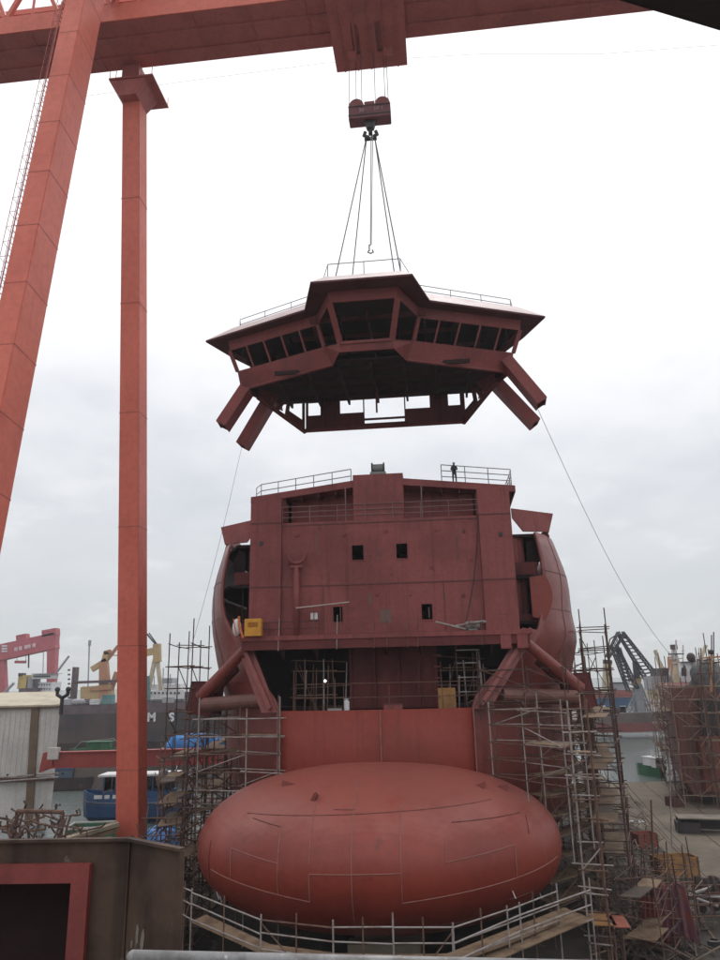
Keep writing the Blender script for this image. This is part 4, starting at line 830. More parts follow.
# guard-railed working platform round the foot of the bulb
RG = thing('ring_platform', 'tube-railed work platform curving round the lower front of the bulb', 'platform', (1.3, 46.5, 0))
ring = [atz(178, 886, 6.5), atz(192, 892, 6.5), atz(261, 919, 6.5), atz(333, 927, 6.5), atz(393, 928, 6.5), atz(453, 927, 6.5), atz(507, 910, 6.5), atz(557, 892, 6.5)]
ring2 = [p+V((p.x*.11, -1.6, 0)) for p in ring]
for dz in (0, -.75, -1.6):
    for i in range(len(ring)-1):
        tube_part('guard_rail', GALV if (i+dz) != 2 else RUST, RG, ring[i]+V((0, 0, dz+random.uniform(-.06, .06))), ring[i+1]+V((0, 0, dz+random.uniform(-.06, .06))), .05)
for i, p in enumerate(ring):
    tube_part('upright', GALV, RG, V((p.x, p.y, 0)), p+V((0, 0, random.uniform(.2, .9))), .055)
    if i < len(ring)-1: q_ = p.lerp(ring[i+1], .5); tube_part('upright', RUST, RG, V((q_.x, q_.y, 0)), q_+V((0, 0, .5)), .05)
for i in range(1, len(ring)-1):
    a_, b_ = ring[i], ring[i+1]; d_ = V((-a_.x*.06, 1.4, 0)); e_ = V((-b_.x*.06, 1.4, 0))
    MB().plate([a_+V((0, 0, -1.75)), b_+V((0, 0, -1.75)), b_+e_+V((0, 0, -1.75)), a_+d_+V((0, 0, -1.75))], .06, (0, 0, -1)).build('plank', PLANK, RG, world=True)
for p, q_ in ((0, 1), (3, 2), (4, 5)): tube_part('brace', RUST, RG, ring[p]+V((0, 0, -4)), ring[q_]+V((0, 0, -.2)), .045)
# wooden landing and outer rails at the right foot of the bulb
LD = thing('work_landing', 'railed timber landing at the right foot of the bulb', 'platform', (9, 47, 0))
r2 = [atz(388, 950, 6.0), atz(453, 944, 6.0), atz(520, 915, 6.0), atz(590, 890, 6.4)]
for dz in (0, -.85, -1.7):
    for i in range(1, len(r2)-1): tube_part('guard_rail', GALV, LD, r2[i]+V((0, 0, dz)), r2[i+1]+V((0, 0, dz)), .055)
for p in r2[1:]: tube_part('upright', GALV, LD, V((p.x, p.y, 0)), p+V((0, 0, .7)), .055)
for k in range(5):
    f0, f1 = k/5+.01, (k+1)/5-.01; a_, b_ = r2[1].lerp(r2[2], 0)+V((0, 0, -1.7)), r2[3]+V((0, 0, -1.75)); w_ = V((-1.2, 2.6, 0))
    MB().plate([a_+w_*f0, b_+w_*f0, b_+w_*f1, a_+w_*f1], .07, (0, 0, 1)).build('plank', PLANK, LD, world=True)
for i, (px, py, m_) in enumerate(((602, 920, PLANKO), (619, 922, mat('brick red plywood', (.28, .08, .05), .8)))):
    p = atz(px, py, 4.2); t = thing('plywood_sheet', ('ochre plywood sheet lying on the scaffold right of the landing', 'brick red plywood sheet lying next to the ochre one right of the landing')[i], 'plywood', (p.x, p.y, 4.2), radians(-8), 'plywood sheets right of the landing')
    MB().box(-.75 if i == 0 else -.5, .75 if i == 0 else .5, -1.2, 1.2, 0, .05).build('sheet', m_, t); 
    for sx_ in (-.5, .5): MB().box(sx_-.05, sx_+.05, -1.1, 1.1, -.1, -.002).build('batten', PLANK, t)
    tube_part('trestle_leg', RUST, t, (p.x-.4, p.y, 0), (p.x-.4, p.y, 4.1), .06); tube_part('trestle_leg', RUST, t, (p.x+.4, p.y+.8, 0), (p.x+.4, p.y+.8, 4.1), .06)
# ------------------------------------------------------------------ left middle distance
def wbox(px0, px1, py0, py1, D, depth):
    """a box whose near face fills the given photo rectangle at distance D"""
    a, b = at(px0, py1, D), at(px1, py0, D); return MB().box(a.x, b.x, D, D+depth, a.z, b.z)
# shed: corner at the right, long side running left and away
c0, c1 = at(60, 704, 118), at(57, 806, 118); zr = c0.z
SD = thing('shed', 'white clad dockside shed with a brown downpipe, cut off by the left edge', 'shed', (c0.x, 118, 0))
xl = c0.x-34; sk = 10.0
def sq(u, z, o=0): return V((c0.x-u, 118+u*(-.12)-o, z))
wl = MB().plate([sq(0, 0), sq(34, 0), sq(34, zr-.3), sq(0, zr-.3)], .2, (0, 1, 0)).build('front_wall', CREAM, SD, world=True)
MB().plate([sq(0, 0), sq(0, 0)+V((-13.5, 26, 0)), sq(0, zr-.3)+V((-13.5, 26, 0)), sq(0, zr-.3)], .2, (-1, 0, 0)).build('end_wall', CREAM, SD, world=True)
for k in range(45):
    u = .4+.75*k; MB().plate([sq(u, 6.9, .05), sq(u+.06, 6.9, .05), sq(u+.06, zr-.4, .05), sq(u, zr-.4, .05)], .05, (0, 1, 0)).build('cladding_rib', CREAM, wl, world=True)
MB().plate([sq(-.4, zr-.3, .6), sq(34.5, zr-.3, .6), sq(34.5, zr+1.6)+V((-6, 13, 0)), sq(-.4, zr+1.6)+V((-6, 13, 0))], .25, (0, 0, 1)).build('roof', mat('cream roof sheet', (.50, .44, .33), .6), SD, world=True)
MB().bar(sq(-.3, zr-.35, .4), sq(34, zr-.35, .4), .25, .35).build('gutter', mat('brown gutter', (.16, .11, .07), .6), SD, world=True)
p = at(35, 720, 117.6); u = c0.x-p.x; MB().plate([sq(u, 0, .3), sq(u-1.1, 0, .3), sq(u-.55, zr-.5, .3), sq(u+.6, zr-.5, .3)], .2, (0, 1, 0)).build('downpipe', MATS['brown gutter'], SD, world=True)
MB().plate([sq(-.2, 6.2, .5), sq(34, 6.2, .5), sq(34, 6.8, .5), sq(-.2, 6.8, .5)], .4, (0, 1, 0)).build('wall_beam', RUST, SD, world=True)
for z in (6.95, 7.5): MB().tube(sq(-1, z-.2, .9), sq(30, z-1.4, .9), .12, 8).build('conduit', GALV, SD, world=True)
p = at(61, 697, 117); t = thing('forked_vent', 'black forked vent pipe standing at the right end of the shed roof', 'vent', (p.x, 117.5, zr))
MB().tube((0, 0, -1.6), (0, 0, 1.2), .3, 8).build('stem', BLACK, t); MB().path([(-.85, 0, 2.2), (-.8, 0, 1.4), (0, 0, .9), (.8, 0, 1.4), (.85, 0, 2.2)], .3, 8).build('fork', BLACK, t)
for sg in (-1, 1): MB().ball((sg*.85, 0, 2.2), .42, .42, .42, 10, 6).build('vent_cap', BLACK, t)
# long red beam behind the crane leg
a, b = at(46, 760, 108), at(287, 754, 108)
RB = thing('box_beam', 'long red steel walkway beam spanning low behind the far crane leg', 'beam', (a.x, 108, 0))
MB().bar(a, b, .9, 2.0, (0, 1, 0)).build('beam_web', mat('beam red paint', (.30, .05, .04), .5, (.24, .04, .035), .3), RB, world=True)
for dz in (1.0, -1.0): MB().bar(a+V((0, 0, dz)), b+V((0, 0, dz)), 1.5, .14, (0, 1, 0)).build('flange', MATS['beam red paint'], RB, world=True)
MB().plate([a+V((-.6, -.7, -1.6)), a+V((1.2, -.7, -1.0)), a+V((1.2, -.7, 1.0)), a+V((-.2, -.7, 1.0))], 1.4, (0, 1, 0)).build('end_plate', MATS['beam red paint'], RB, world=True)
for t0 in (.375, .97): q_ = a.lerp(b, t0); MB().box(q_.x-.5, q_.x+.5, 107.6, 108.4, 0 if t0 > .5 else -2, q_.z-1.05).build('support_post', MATS['beam red paint'], RB, world=True)
for k in range(16): q_ = a.lerp(b, .04+k*.06); MB().tube(q_+V((0, .6, 1)), q_+V((0, .6, 2.0)), .05, 5).build('guard_post', RUST, RB, world=True)
p = at(54, 752, 107.5); t = thing('junction_box', 'pale junction box on the left end of the red walkway beam', 'box', (p.x, 107.5, p.z-1)); MB().box(-.8, .8, -.3, .3, 0, 1.6).build('box_body', CREAM, t, bev=.04); MB().box(-.7, .7, -.34, -.31, .1, 1.5).build('lid', CREAM, t); MB().tube((0, 0, -.2), (0, 0, 0), .1, 6).build('foot', RUST, t)
# working boat, barge and heaps
p = at(125, 815, 126); BT = thing('workboat', 'blue workboat with a white-roofed cabin moored behind the far crane leg', 'boat', (p.x+1, 127, -1.2))
rows = []
for x, hw_, zk in ((-8.2, .15, 1.0), (-7.2, 1.5, .2), (-5, 2.5, -.3), (0, 2.9, -.4), (6, 2.8, -.3), (9, 2.5, .1), (9.1, 0.05, .3)):
    rows.append([V((x, -hw_, 3.6+.012*(x-2)**2)), V((x, -hw_*1.02, 2.6)), V((x+.2, -hw_*.85, .9)), V((x+.3, 0, zk-.3)), V((x+.2, hw_*.85, .9)), V((x, hw_*1.02, 2.6)), V((x, hw_, 3.6+.012*(x-2)**2))])
q = MB(); q.grid(rows); q.build('hull', BLUE, BT, smooth=False, solid=.08)
q = MB(); q.prism([(-7.4, -1), (-5, -2.3), (0, -2.7), (6, -2.6), (9, -2.3), (9, 2.3), (6, 2.6), (0, 2.7), (-5, 2.3), (-7.4, 1)], 3.2, 3.35); q.build('deck', BLUE, BT)
q = MB().path([(-8.2, -.2, 3.3), (-7.2, -1.65, 3.2), (-5, -2.65, 3.1), (0, -3.0, 3.0), (6, -2.95, 3.0), (9, -2.6, 3.0)], .14, 6).build('rubbing_strake', mat('worn rubber', (.14, .16, .2), .7), BT)
MB().box(-4.6, 6.5, -2.0, 2.0, 3.35, 4.6).build('cabin', BLUE, BT)
for x in (-4.6, -2.6, -.6, 1.4, 3.4, 5.3, 6.4):
    for y in (-1.95, 1.95): MB().box(x, x+.16, y-.06, y+.06, 4.6, 6.9).build('cabin_post', BLUE, BT)
MB().box(-4.2, 6.2, 1.6, 1.66, 4.6, 6.8).build('cabin_glass', GLASS, BT); MB().box(-4.4, -4.35, -1.8, 1.8, 4.65, 6.85).build('windscreen', GLASS, BT)
MB().box(-5.4, 7.2, -2.3, 2.3, 6.9, 7.25).build('cabin_roof', WHITE, BT, bev=.08)
for k, (x, ww) in enumerate(((-5.6, 1.3), (-3.9, .8), (-2.6, .5))): MB().box(x, x+ww, -2.86+.1*(k == 0), -2.70, 3.75, 4.3).build('name_board', WHITE, BT)
MB().ball((-2.2, -.8, 5.2), .45, .35, .65, 10, 6).build('seat', mat('olive cushion', (.22, .2, .08), .8), BT); MB().tube((6.8, 0, 7.2), (6.8, 0, 9.2), .06, 6).build('mast', WHITE, BT)
p = at(40, 775, 145); t = thing('moored_launch', 'small dark blue launch moored beyond the shed end', 'boat', (at(66, 772, 165).x, 165, -1.2))
q = MB(); q.grid([[V((x, -w_, 2.6)), V((x, -w_*.8, .2)), V((x, w_*.8, .2)), V((x, w_, 2.6))] for x, w_ in ((-8, 1.8), (0, 2.2), (5, 1.9), (8, .1))]); q.build('hull', BHULL, t); MB().box(-6, 2, -1.4, 1.4, 1.8, 4.2).build('cabin', mat('blue grey paint', (.09, .13, .18), .6), t); MB().box(-6.2, 2.2, -1.6, 1.6, 4.2, 4.4).build('cabin_roof', BLUE, t)
p = at(97, 748, 168); t = thing('green_boat', 'small green open boat lying just above the red walkway beam left of the leg', 'boat', (p.x, 168, p.z-2.2))
q = MB(); q.grid([[V((x, -w_, 2.2)), V((x, -w_*.7, .4)), V((x, w_*.7, .4)), V((x, w_, 2.2))] for x, w_ in ((-6, .3), (-4, 1.6), (0, 2.0), (4, 1.7), (6, .5))]); q.build('hull', GREEN, t, solid=.1); MB().box(-2, 3, -1.2, 1.2, 1.6, 3.4).build('wheel_shelter', GREEN, t); MB().box(-2.3, 3.3, -1.4, 1.4, 3.4, 3.6).build('shelter_roof', GREEN, t); MB().path([(-5, 0, 2.2), (-3.5, 0, 3.6), (3.5, 0, 4.1), (5.5, 0, 2.4)], .08, 5).build('awning_frame', GALV, t)
t_ = MB(); t_.box(p.x-9, p.x+45, 164, 176, -3, p.z-2.0); setting(t_.build('pier', STONE))
def lumpy(name, lb, cat, c, sx_, sy_, sz_, m, seed, group=None, n=22, k=12, amp=.3):
    random.seed(seed); o = MB(); ph = [random.uniform(0, 6) for _ in range(8)]
    rows = []
    for j in range(k+1):
        a = pi/2*j/k; rows.append([V((c[0]+sx_*cos(a)**.6*cos(2*pi*i/n)*(1+amp*sin(3*2*pi*i/n+ph[0])*.5+amp*.4*sin(7*2*pi*i/n+ph[1]+j)), c[1]+sy_*cos(a)**.6*sin(2*pi*i/n)*(1+amp*.5*sin(5*2*pi*i/n+ph[2])), c[2]+sz_*sin(a)*(1+amp*sin(4*2*pi*i/n+ph[3]+j*.7)*.35+random.uniform(-.08, .08)*amp))) for i in range(n)])
    o.grid(rows, True); ob = o.build(name, m, smooth=True); return tag(ob, lb, cat, group)
p = at(178, 742, 104); BTp = lumpy('tarpaulin_bundle', 'long bright blue tarpaulin bundle roped down above the red walkway beam', 'tarpaulin', (p.x+.5, 112, p.z-1.4), 4.6, 1.6, 1.8, BLUET, 4)
tk = thing('storage_rack', 'rusty rack of shelves carrying the blue tarpaulin bundle', 'rack', (p.x+.5, 112, 0))
for x in (-4.6, 4.6):
    for y in (-1.4, 1.4): MB().tube((x, y, 0), (x, y, p.z-1.4), .12, 6).build('rack_leg', RUST, tk)
for z in (3.5, 6.8, p.z-1.5): MB().box(-5, 5, -1.6, 1.6, z, z+.12).build('shelf', RUST, tk)
random.seed(5)
for k in range(7):
    lumpy('sack', ('pale sack at the left end of', 'grey sack second along', 'brown sack third along', 'white sack in the middle of', 'dark sack right of the middle of', 'faded sack second from the right on', 'tan sack at the right end of')[k]+' the rack shelf under the blue bundle', 'sack', (p.x-3.8+1.4*k, 112, 6.92), .7, .9, random.uniform(.8, 1.4), (LGREY, CREAM, DIRTW, WHITE, BHULL, LGREY, PLANK)[k], 20+k, 'sacks on the rack', 12, 5)
p = at(160, 826, 96); lumpy('tarpaulin_heap', 'crumpled light blue tarpaulin heap on the ground right of the far crane leg', 'tarpaulin', (p.x, 97, 0), 2.6, 2.2, 3.0, BLUET, 9)
p = at(102, 820, 99); t = thing('green_skip', 'dark green open skip with a pale rim left of the far crane leg', 'skip', (p.x, 99, 0), .1)
q = MB(); q.add([(-3, -1.6, 0), (3, -1.6, 0), (3, 1.6, 0), (-3, 1.6, 0), (-3.8, -1.9, 3.0), (3.8, -1.9, 3.0), (3.8, 1.9, 3.0), (-3.8, 1.9, 3.0)], [(0, 1, 2, 3), (0, 1, 5, 4), (1, 2, 6, 5), (2, 3, 7, 6), (3, 0, 4, 7)]); q.build('skip_body', GREEN, t, solid=.1)
MB().box(-3.9, 3.9, -2.0, -1.85, 2.95, 3.2).box(-3.9, 3.9, 1.85, 2.0, 2.95, 3.2).box(-3.9, -3.75, -1.85, 1.85, 2.95, 3.2).box(3.75, 3.9, -1.85, 1.85, 2.95, 3.2).build('rim', CREAM, t)
tt = thing('timber_stack', 'stack of weathered pale timber baulks slanting in front of the green skip', 'timber', (at(74, 828, 74).x, 75, 0), .5)
zb_ = at(90, 834, 75).z
for k in range(7): MB().bar((-3, -1+.42*(k % 4), zb_-1+.45*(k//4)), (3.6, -1+.46*(k % 4), zb_+.2+.45*(k//4)), .36, .34).build('baulk', mat('pale timber', (.34, .29, .21), .85) if k % 3 else PLANK, tt)
for x in (-2.4, 3): MB().box(x-.3, x+.3, -1.2, 1, 0, zb_-.9+.2*(x > 0)).build('trestle', RUST, tt)
BK = thing('scrap_bunker', 'rusty plate bunker holding the scrap heap behind the steel unit', 'bunker', (-27, 66, 0))
MB().box(-9, 9, -11, 11, 0, 3.6).build('bunker_fill', DIRT, BK); MB().box(-9.2, 9.2, -11.3, -11.02, 0, 4.4).build('side_wall', RUST, BK); MB().box(-9.2, 9.2, 11.02, 11.3, 0, 4.4).build('side_wall', RUST, BK); MB().box(9.02, 9.3, -11, 11, 0, 4.4).build('side_wall', RUST, BK); MB().box(-9.3, -9.02, -11, 11, 0, 4.4).build('side_wall', RUST, BK)
# tangled scrap frames rising behind the rusted unit
random.seed(21)
scr = [(12, 834, 9, 'low bristling rusted scrap at the foot of the tallest scrap piece'), (54, 838, 9, 'low bristling piece of rusted scrap under the level bar behind the steel unit'), (40, 822, 7, 'upright rusted scrap post with short side prongs under the level bar'), (6, 830, 8, 'leftmost thorny piece of rusted scrap behind the steel unit'), (20, 822, 10, 'tallest branching piece of rusted scrap behind the steel unit'), (33, 832, 6, 'rusted scrap frame with a straight cross bar behind the steel unit'), (46, 834, 6, 'low forked piece of rusted scrap between two taller ones behind the steel unit'), (62, 826, 8, 'rusted scrap piece with a hooked top just left of the timber stack'), (74, 834, 5, 'smallest rusted scrap piece leaning on the timber stack')]
for i, (px, py, n, lb) in enumerate(scr):
    D = 58+2*i; p = at(px, 846, D); t = thing('scrap_metal', lb, 'scrap', (p.x, D, 0), 0, 'rusted scrap behind the steel unit'); hgt = at(px, py-10, D).z-p.z
    z0 = p.z-1; MB().tube((0, 0, 3.6), (0, 0, z0), .22, 7).build('stand', RUST, t)
    q = [V((0, 0, z0))]
    for k in range(4): q.append(q[-1]+V((random.uniform(-.4, .4), random.uniform(-.3, .3), (hgt+1)/4)))
    MB().path(q, .11, 6).build('stem', RUST, t)
    for k in range(n):
        s_ = random.choice(q[1:]); e = s_+V((random.uniform(-2.0, 2.0), random.uniform(-.8, .8), random.uniform(-.5, .7))); f = e+V((random.uniform(-.4, .4), 0, random.uniform(.1, .6)))
        MB().path([s_, e, f], random.uniform(.05, .11), 6).build('prong', RUST if k % 2 else DARKT, t)
a, b = at(17, 811, 60), at(63, 812, 60); t = thing('scrap_pipe', 'rusted bar lying level across the scrap heap', 'pipe', (a.x, 60, a.z)); MB().tube(a, b, .16, 8).build('pipe_wall', RUST, t, world=True)
for q_ in (a, b): MB().tube((q_.x, 60, 0), q_, .14, 6).build('prop', RUST, t, world=True)
q = MB()
rows = []
for j in range(9): rows.append([V((-48+2.2*i+.6*sin(j*2+i), 54+4.4*j, 0.02+max(0, (5.5-.12*abs(i-6)**1.6)*sin(pi*j/8))*random.uniform(.6, 1))) for i in range(14)])
q.grid(rows); setting(q.build('rubble', DIRT), 'stuff')
# ------------------------------------------------------------------ far left: black ship, cranes, white ship
BSh = thing('cargo_ship', 'long black cargo ship lying across the far quay with big white letters', 'ship', (-60, 236, -1.2))
a, b = at(58, 706, 236), at(206, 706, 236)
rows = []
for x, w_ in ((a.x-12, 9), (a.x, 10), (b.x, 10), (b.x+6, 6), (b.x+12, .3)): rows.append([V((x, 246-w_, a.z+.2)), V((x, 246-w_, 3)), V((x, 246-w_*.8, -1)), V((x, 246+w_*.8, -1)), V((x, 246+w_, a.z))])
q = MB(); q.grid(rows); q.build('hull', BHULL, BSh, world=True)
q = MB(); q.box(a.x-12, b.x+6, 237, 255, a.z-.4, a.z-.2); q.build('deck', PURP, BSh, world=True)
MB().box(a.x-12, b.x+4, 235.9, 236.0, a.z-2.6, a.z-.0).build('bulwark', PURP, BSh, world=True)
railing(BSh, [(a.x+60-12, .2, a.z+1.4), (b.x+60, .2, a.z+1.4)], 1.2, 2, .06, LGREY, 6)
for px, ch in ((151.5, 'M'), (171.5, 'S')):
    p = at(px, 717.5, 235.7); text('lettering', ch, 3.5, WHITE, BSh, (p.x+60, p.y-236, p.z+1.2), (pi/2, 0, 0), .16)
for i, px in enumerate((68, 84, 96, 108, 168, 190)):
    p = at(px, 698, 240); MB().box(p.x-1.6, p.x+1.6, 239, 242, a.z-.2, a.z+random.uniform(1.5, 3.4)).build('deck_house', (LGREY, PURP, WHITE, mat('teal paint', (.1, .25, .25), .6))[i % 4], BSh, world=True)
for i, px in enumerate((76, 81)): p = at(px, 702, 239); MB().ball(p, 1.6, 1, 1.0, 10, 6).build('bundle', LGREY, BSh, world=True)
# faded red gantry far away
t = thing('far_gantry_crane', 'faded red gantry crane on the horizon beyond the shed roof', 'crane', (at(30, 690, 340).x, 340, 0)); D = 340
gq = lambda px, py, dy=0: at(px, py, D+dy)-V(t.location)
gd = MB().plate([gq(-14, 672), gq(57, 650), gq(57, 632), gq(-14, 654)], 6, (0, 1, 0)); gd = MB().bar(gq(-14, 656), gq(57, 640.5), 5, 7.2, (0, 1, 0)).build('girder', PINK, t)
MB().bar(gq(53.5, 635), gq(51.5, 697), 4.0, 4.6, (1, 0, 0), 3.4, 3).build('leg', PINK, t); MB().bar(gq(52, 668), gq(54.5, 697), 1.6, 1.6, (1, 0, 0)).build('leg_brace', PINK, t); MB().bar(gq(1, 652), gq(3.0, 699), 3.6, 3.6, (1, 0, 0)).build('leg', PINK, t)
MB().bar(gq(44, 634), gq(58, 631.5), 5, 3, (0, 1, 0)).build('crane_cabin', PINK, t); MB().bar(gq(18, 639), gq(28, 637), 4, 3.0, (0, 1, 0)).build('trolley', PINK, t)
for i, px in enumerate((16, 20.5, 26, 29, 34)): 
    p = gq(px, 648.4-.225*(px-20), -2.7); MB().cbox((p.x, p.y, p.z), (1.5, .1, 1.7)).build('faded_character', mat('faded white marks', (.7, .5, .52), .7), t)
for k in range(3): p = gq(4.5, 646+2.6*k, -2.7); MB().cbox(p, (2.6, .1, .7)).build('white_stripe', WHITE, t)
for px in (17, 26): MB().tube(gq(px, 650), gq(px, 661), .12, 5).build('hoist_rope', PURP, t)
MB().bar(gq(15.5, 662), gq(25.5, 662), 2, 1.2, (0, 1, 0)).build('lifting_beam', PINK, t); MB().tube(gq(29, 648), gq(28.5, 668), .35, 6).build('hook_block', DGREY, t)
# white ship under it
t = thing('white_ship', 'white ship superstructure with yellow and mauve blocks beneath the far gantry crane', 'ship', (at(35, 700, 320).x, 320, 0)); D = 320
bx = lambda a, b, c, d, dp, nm, m, oy=0: wbox(a, b, c, d, D+oy, dp).build(nm, m, t, world=True)
bx(-10, 52, 700, 712, 14, 'hull', PURP); bx(37, 52, 682, 701, 10, 'accommodation', WHITE); bx(32, 51, 674, 679, 8, 'bridge', WHITE, -2); bx(31, 53, 673.2, 674.2, 10, 'bridge_roof', LGREY, -3); bx(33, 50, 675.5, 677.3, .3, 'bridge_windows', GLASS, -2.4)
bx(17, 27, 675, 689, 8, 'yellow_block', mat('ochre yellow block', (.55, .42, .16), .7), -1); bx(27, 33, 677, 689, 8, 'grey_block', LGREY, -1); bx(17.5, 37, 688, 702, 9, 'mauve_block', PURP, -4); bx(18, 22, 673, 676, 4, 'block_opening', BLACK, -1.6)
for r_ in range(4):
    for k in range(5): bx(38.5+2.6*k, 39.6+2.6*k, 684+4*r_, 685.5+4*r_, .2, 'porthole', GLASS, -.3)
MB().tube(at(43, 673, D), at(43.5, 652, D), .2, 6).build('mast', LGREY, t, world=True); MB().tube(at(57, 672, D), at(69, 656, D), .5, 6).build('derrick_boom', LGREY, t, world=True); MB().tube(at(3, 694, D), at(14, 683, D), .6, 6).build('derrick_boom', LGREY, t, world=True); MB().tube(at(8, 700, D), at(8, 688, D), .4, 6).build('post', LGREY, t, world=True)
# slender mast and dark tower
p = at(90, 690, 300); o = MB().tube((p.x, 300, 0), at(89.5, 640, 300), .3, 6).cbox(at(89.7, 643, 300), (.9, .9, 2.2)).build('signal_mast', LGREY); tag(o, 'slender grey mast standing alone between the dark tower and ochre cranes', 'mast')
t = thing('dark_tower', 'dark mauve tower block with a level arm reaching right beside the ochre crane', 'tower', (at(72, 690, 260).x, 260, 0))
wbox(69.5, 75, 667, 704, 260, 4).build('tower_body', PURP, t, world=True); MB().bar(at(75, 682.5, 260), at(118, 681, 260), 1, .9, (0, 1, 0)).build('arm', PURP, t, world=True)
for k in range(7): p = at(69, 670+4.6*k, 260); MB().cbox(p, (.5, 1, .6)).build('bracket', PURP, t, world=True)
# ochre portal cranes
t = thing('ochre_crane', 'ochre portal crane with a crooked jib left of the far crane leg', 'crane', (at(104, 690, 262).x, 262, 0)); D = 262; A = lambda px, py, o=0: at(px, py, D+o)
MB().bar(A(104, 662), A(105.5, 703), 2.6, 2.6, (1, 0, 0), 3.6, 3.6).build('column', ORCD, t, world=True); MB().bar(A(82, 694), A(113, 691), 3.2, 4.6, (0, 1, 0)).build('machinery_house', ORCH, t, world=True); MB().bar(A(90, 689.5, -2), A(112, 688, -2), .3, 1.0, (0, 1, 0)).build('house_stripe', ORCD, t, world=True)
MB().plate([A(83, 700), A(88, 693), A(83, 686), A(80, 694)], 2, (0, 1, 0)).build('counterweight', ORCH, t, world=True); MB().bar(A(92, 669.5), A(107, 660), 1.6, 1.8, (0, 1, 0)).build('jib', ORCH, t, world=True); MB().bar(A(107, 660.5), A(118, 646), .9, 1.0, (0, 1, 0)).build('jib', ORCD, t, world=True)
MB().bar(A(105, 653), A(111, 651.5), 1.6, 1.4, (0, 1, 0)).build('head_platform', ORCD, t, world=True); MB().bar(A(104, 664), A(107, 652), 2.0, 1.6, (1, 0, 0)).build('mast_head', ORCH, t, world=True); MB().bar(A(106.5, 681), A(105.5, 710), 1.5, 1.5, (1, 0, 0)).build('leg', CREAM, t, world=True); MB().bar(A(117, 672), A(108, 699), 1.5, 1.5, (1, 0, 0)).build('leg', ORCD, t, world=True); MB().tube(A(83.5, 698), A(83.5, 706), .5, 6).build('leg', ORCH, t, world=True); MB().bar(A(107, 655), A(118, 655.5), .4, .4).build('stay', ORCH, t, world=True)
t = thing('ochre_crane', 'ochre crane with a pale A-frame just right of the far crane leg', 'crane', (at(157, 690, 272).x, 272, 0)); D = 272
MB().bar(A(157, 649), A(149, 688), 1.3, 1.3, (1, 0, 0)).build('leg', mat('pale ochre paint', (.55, .48, .34), .6), t, world=True); MB().bar(A(156, 649), A(161, 690), 1.3, 1.3, (1, 0, 0)).build('leg', MATS['pale ochre paint'], t, world=True); MB().bar(A(157, 644), A(157.5, 662), 2.6, 2.2, (1, 0, 0)).build('mast_head', ORCH, t, world=True); MB().bar(A(145, 653), A(159, 650), 2, 2.4, (0, 1, 0)).build('machinery_house', ORCH, t, world=True)
MB().tube(A(157, 646), A(147, 634), .35, 6).build('jib', DGREY, t, world=True); MB().tube(A(159, 647), A(149, 633), .25, 6).build('jib', DGREY, t, world=True); MB().bar(A(148, 676), A(148, 700), 1.6, 1.6, (1, 0, 0)).build('leg', mat('teal paint', (.1, .25, .25), .6), t, world=True)
t = thing('white_ferry', 'white stepped ship superstructure low behind the black ship right of the leg', 'ship', (at(165, 690, 290).x, 290, 0)); D = 290
for (a_, b_, c_, d_, m_) in ((146, 184, 690, 703, WHITE), (150, 180, 684, 690, WHITE), (158, 172, 678, 684, LGREY), (146, 186, 699, 704, LGREY)): wbox(a_, b_, c_, d_, D, 10).build('deck_block', m_, t, world=True)
for k in range(8): wbox(150+4*k, 151.8+4*k, 692, 694, D-.3, .2).build('porthole', GLASS, t, world=True)
for px, h_ in ((163, 668), (170, 674), (176, 680), (154, 676)): MB().tube(at(px, 686, D), at(px+.4, h_, D), .2, 5).build('mast', LGREY, t, world=True)
# ------------------------------------------------------------------ far right
def lattice(o, p, q_, w0, w1, n, r, parent, m, nm='jib'):
    """four-chord lattice boom between two points as one part"""
    p, q_ = V(p), V(q_); d = (q_-p).normalized(); s_ = V((0, 1, 0)); u_ = d.cross(s_).normalized(); b = MB()
    C_ = lambda t, i, j: p.lerp(q_, t)+s_*(i*(w0+(w1-w0)*t)/2)+u_*(j*(w0+(w1-w0)*t)/2)
    for i, j in ((-1, -1), (1, -1), (1, 1), (-1, 1)): b.tube(C_(0, i, j), C_(1, i, j), r, 5)
    for k in range(n):
        for (i, j), (a_, c_) in (((-1, -1), (-1, 1)), ((1, -1), (1, 1)), ((-1, -1), (1, -1)), ((-1, 1), (1, 1))):
            b.tube(C_(k/n, i, j), C_((k+1)/n, a_, c_), r*.7, 4)
    return b.build(nm, m, parent, world=True)
t = thing('lattice_crane', 'dark double-boom lattice crane bent over at its top on the right skyline', 'crane', (at(640, 700, 235).x, 235, 0)); D = 235
lattice(t, A(654, 682), A(620.5, 633), 3.6, 1.6, 14, .30, t, DGREY); lattice(t, A(633, 690), A(614, 646), 3.0, 1.8, 12, .26, t, DGREY, 'back_stay'); lattice(t, A(621, 633.5), A(607, 658), 2.0, 1.0, 7, .26, t, DGREY, 'fly_jib'); MB().tube(A(610, 639), A(619, 633), .2, 5).build('stay', DGREY, t, world=True); MB().tube(A(610, 639), A(607, 655), .2, 5).build('stay', DGREY, t, world=True); MB().bar(A(635.5, 662), A(637, 678), 1.6, 1.4, (1, 0, 0)).build('king_post', DGREY, t, world=True); lattice(t, A(628, 682), A(618, 648), 1.6, 1.2, 9, .2, t, DGREY, 'back_stay')
MB().plate([A(634, 677), A(642, 677), A(641, 684), A(637.5, 688), A(634.5, 684)], 3, (0, 1, 0)).build('slewing_head', ORCH, t, world=True); MB().bar(A(637, 688), A(640, 712), 2.4, 2.4, (1, 0, 0)).build('pedestal', LGREY, t, world=True)
for px in (628, 633, 638, 644, 650): lattice(t, A(px, 712), A(640, 684), .9, .7, 6, .13, t, LGREY, 'portal_leg')
t = thing('pale_funnel', 'pale cream cylindrical tower with dark bands below the lattice crane tip', 'tower', (at(607, 690, 250).x, 250, 0))
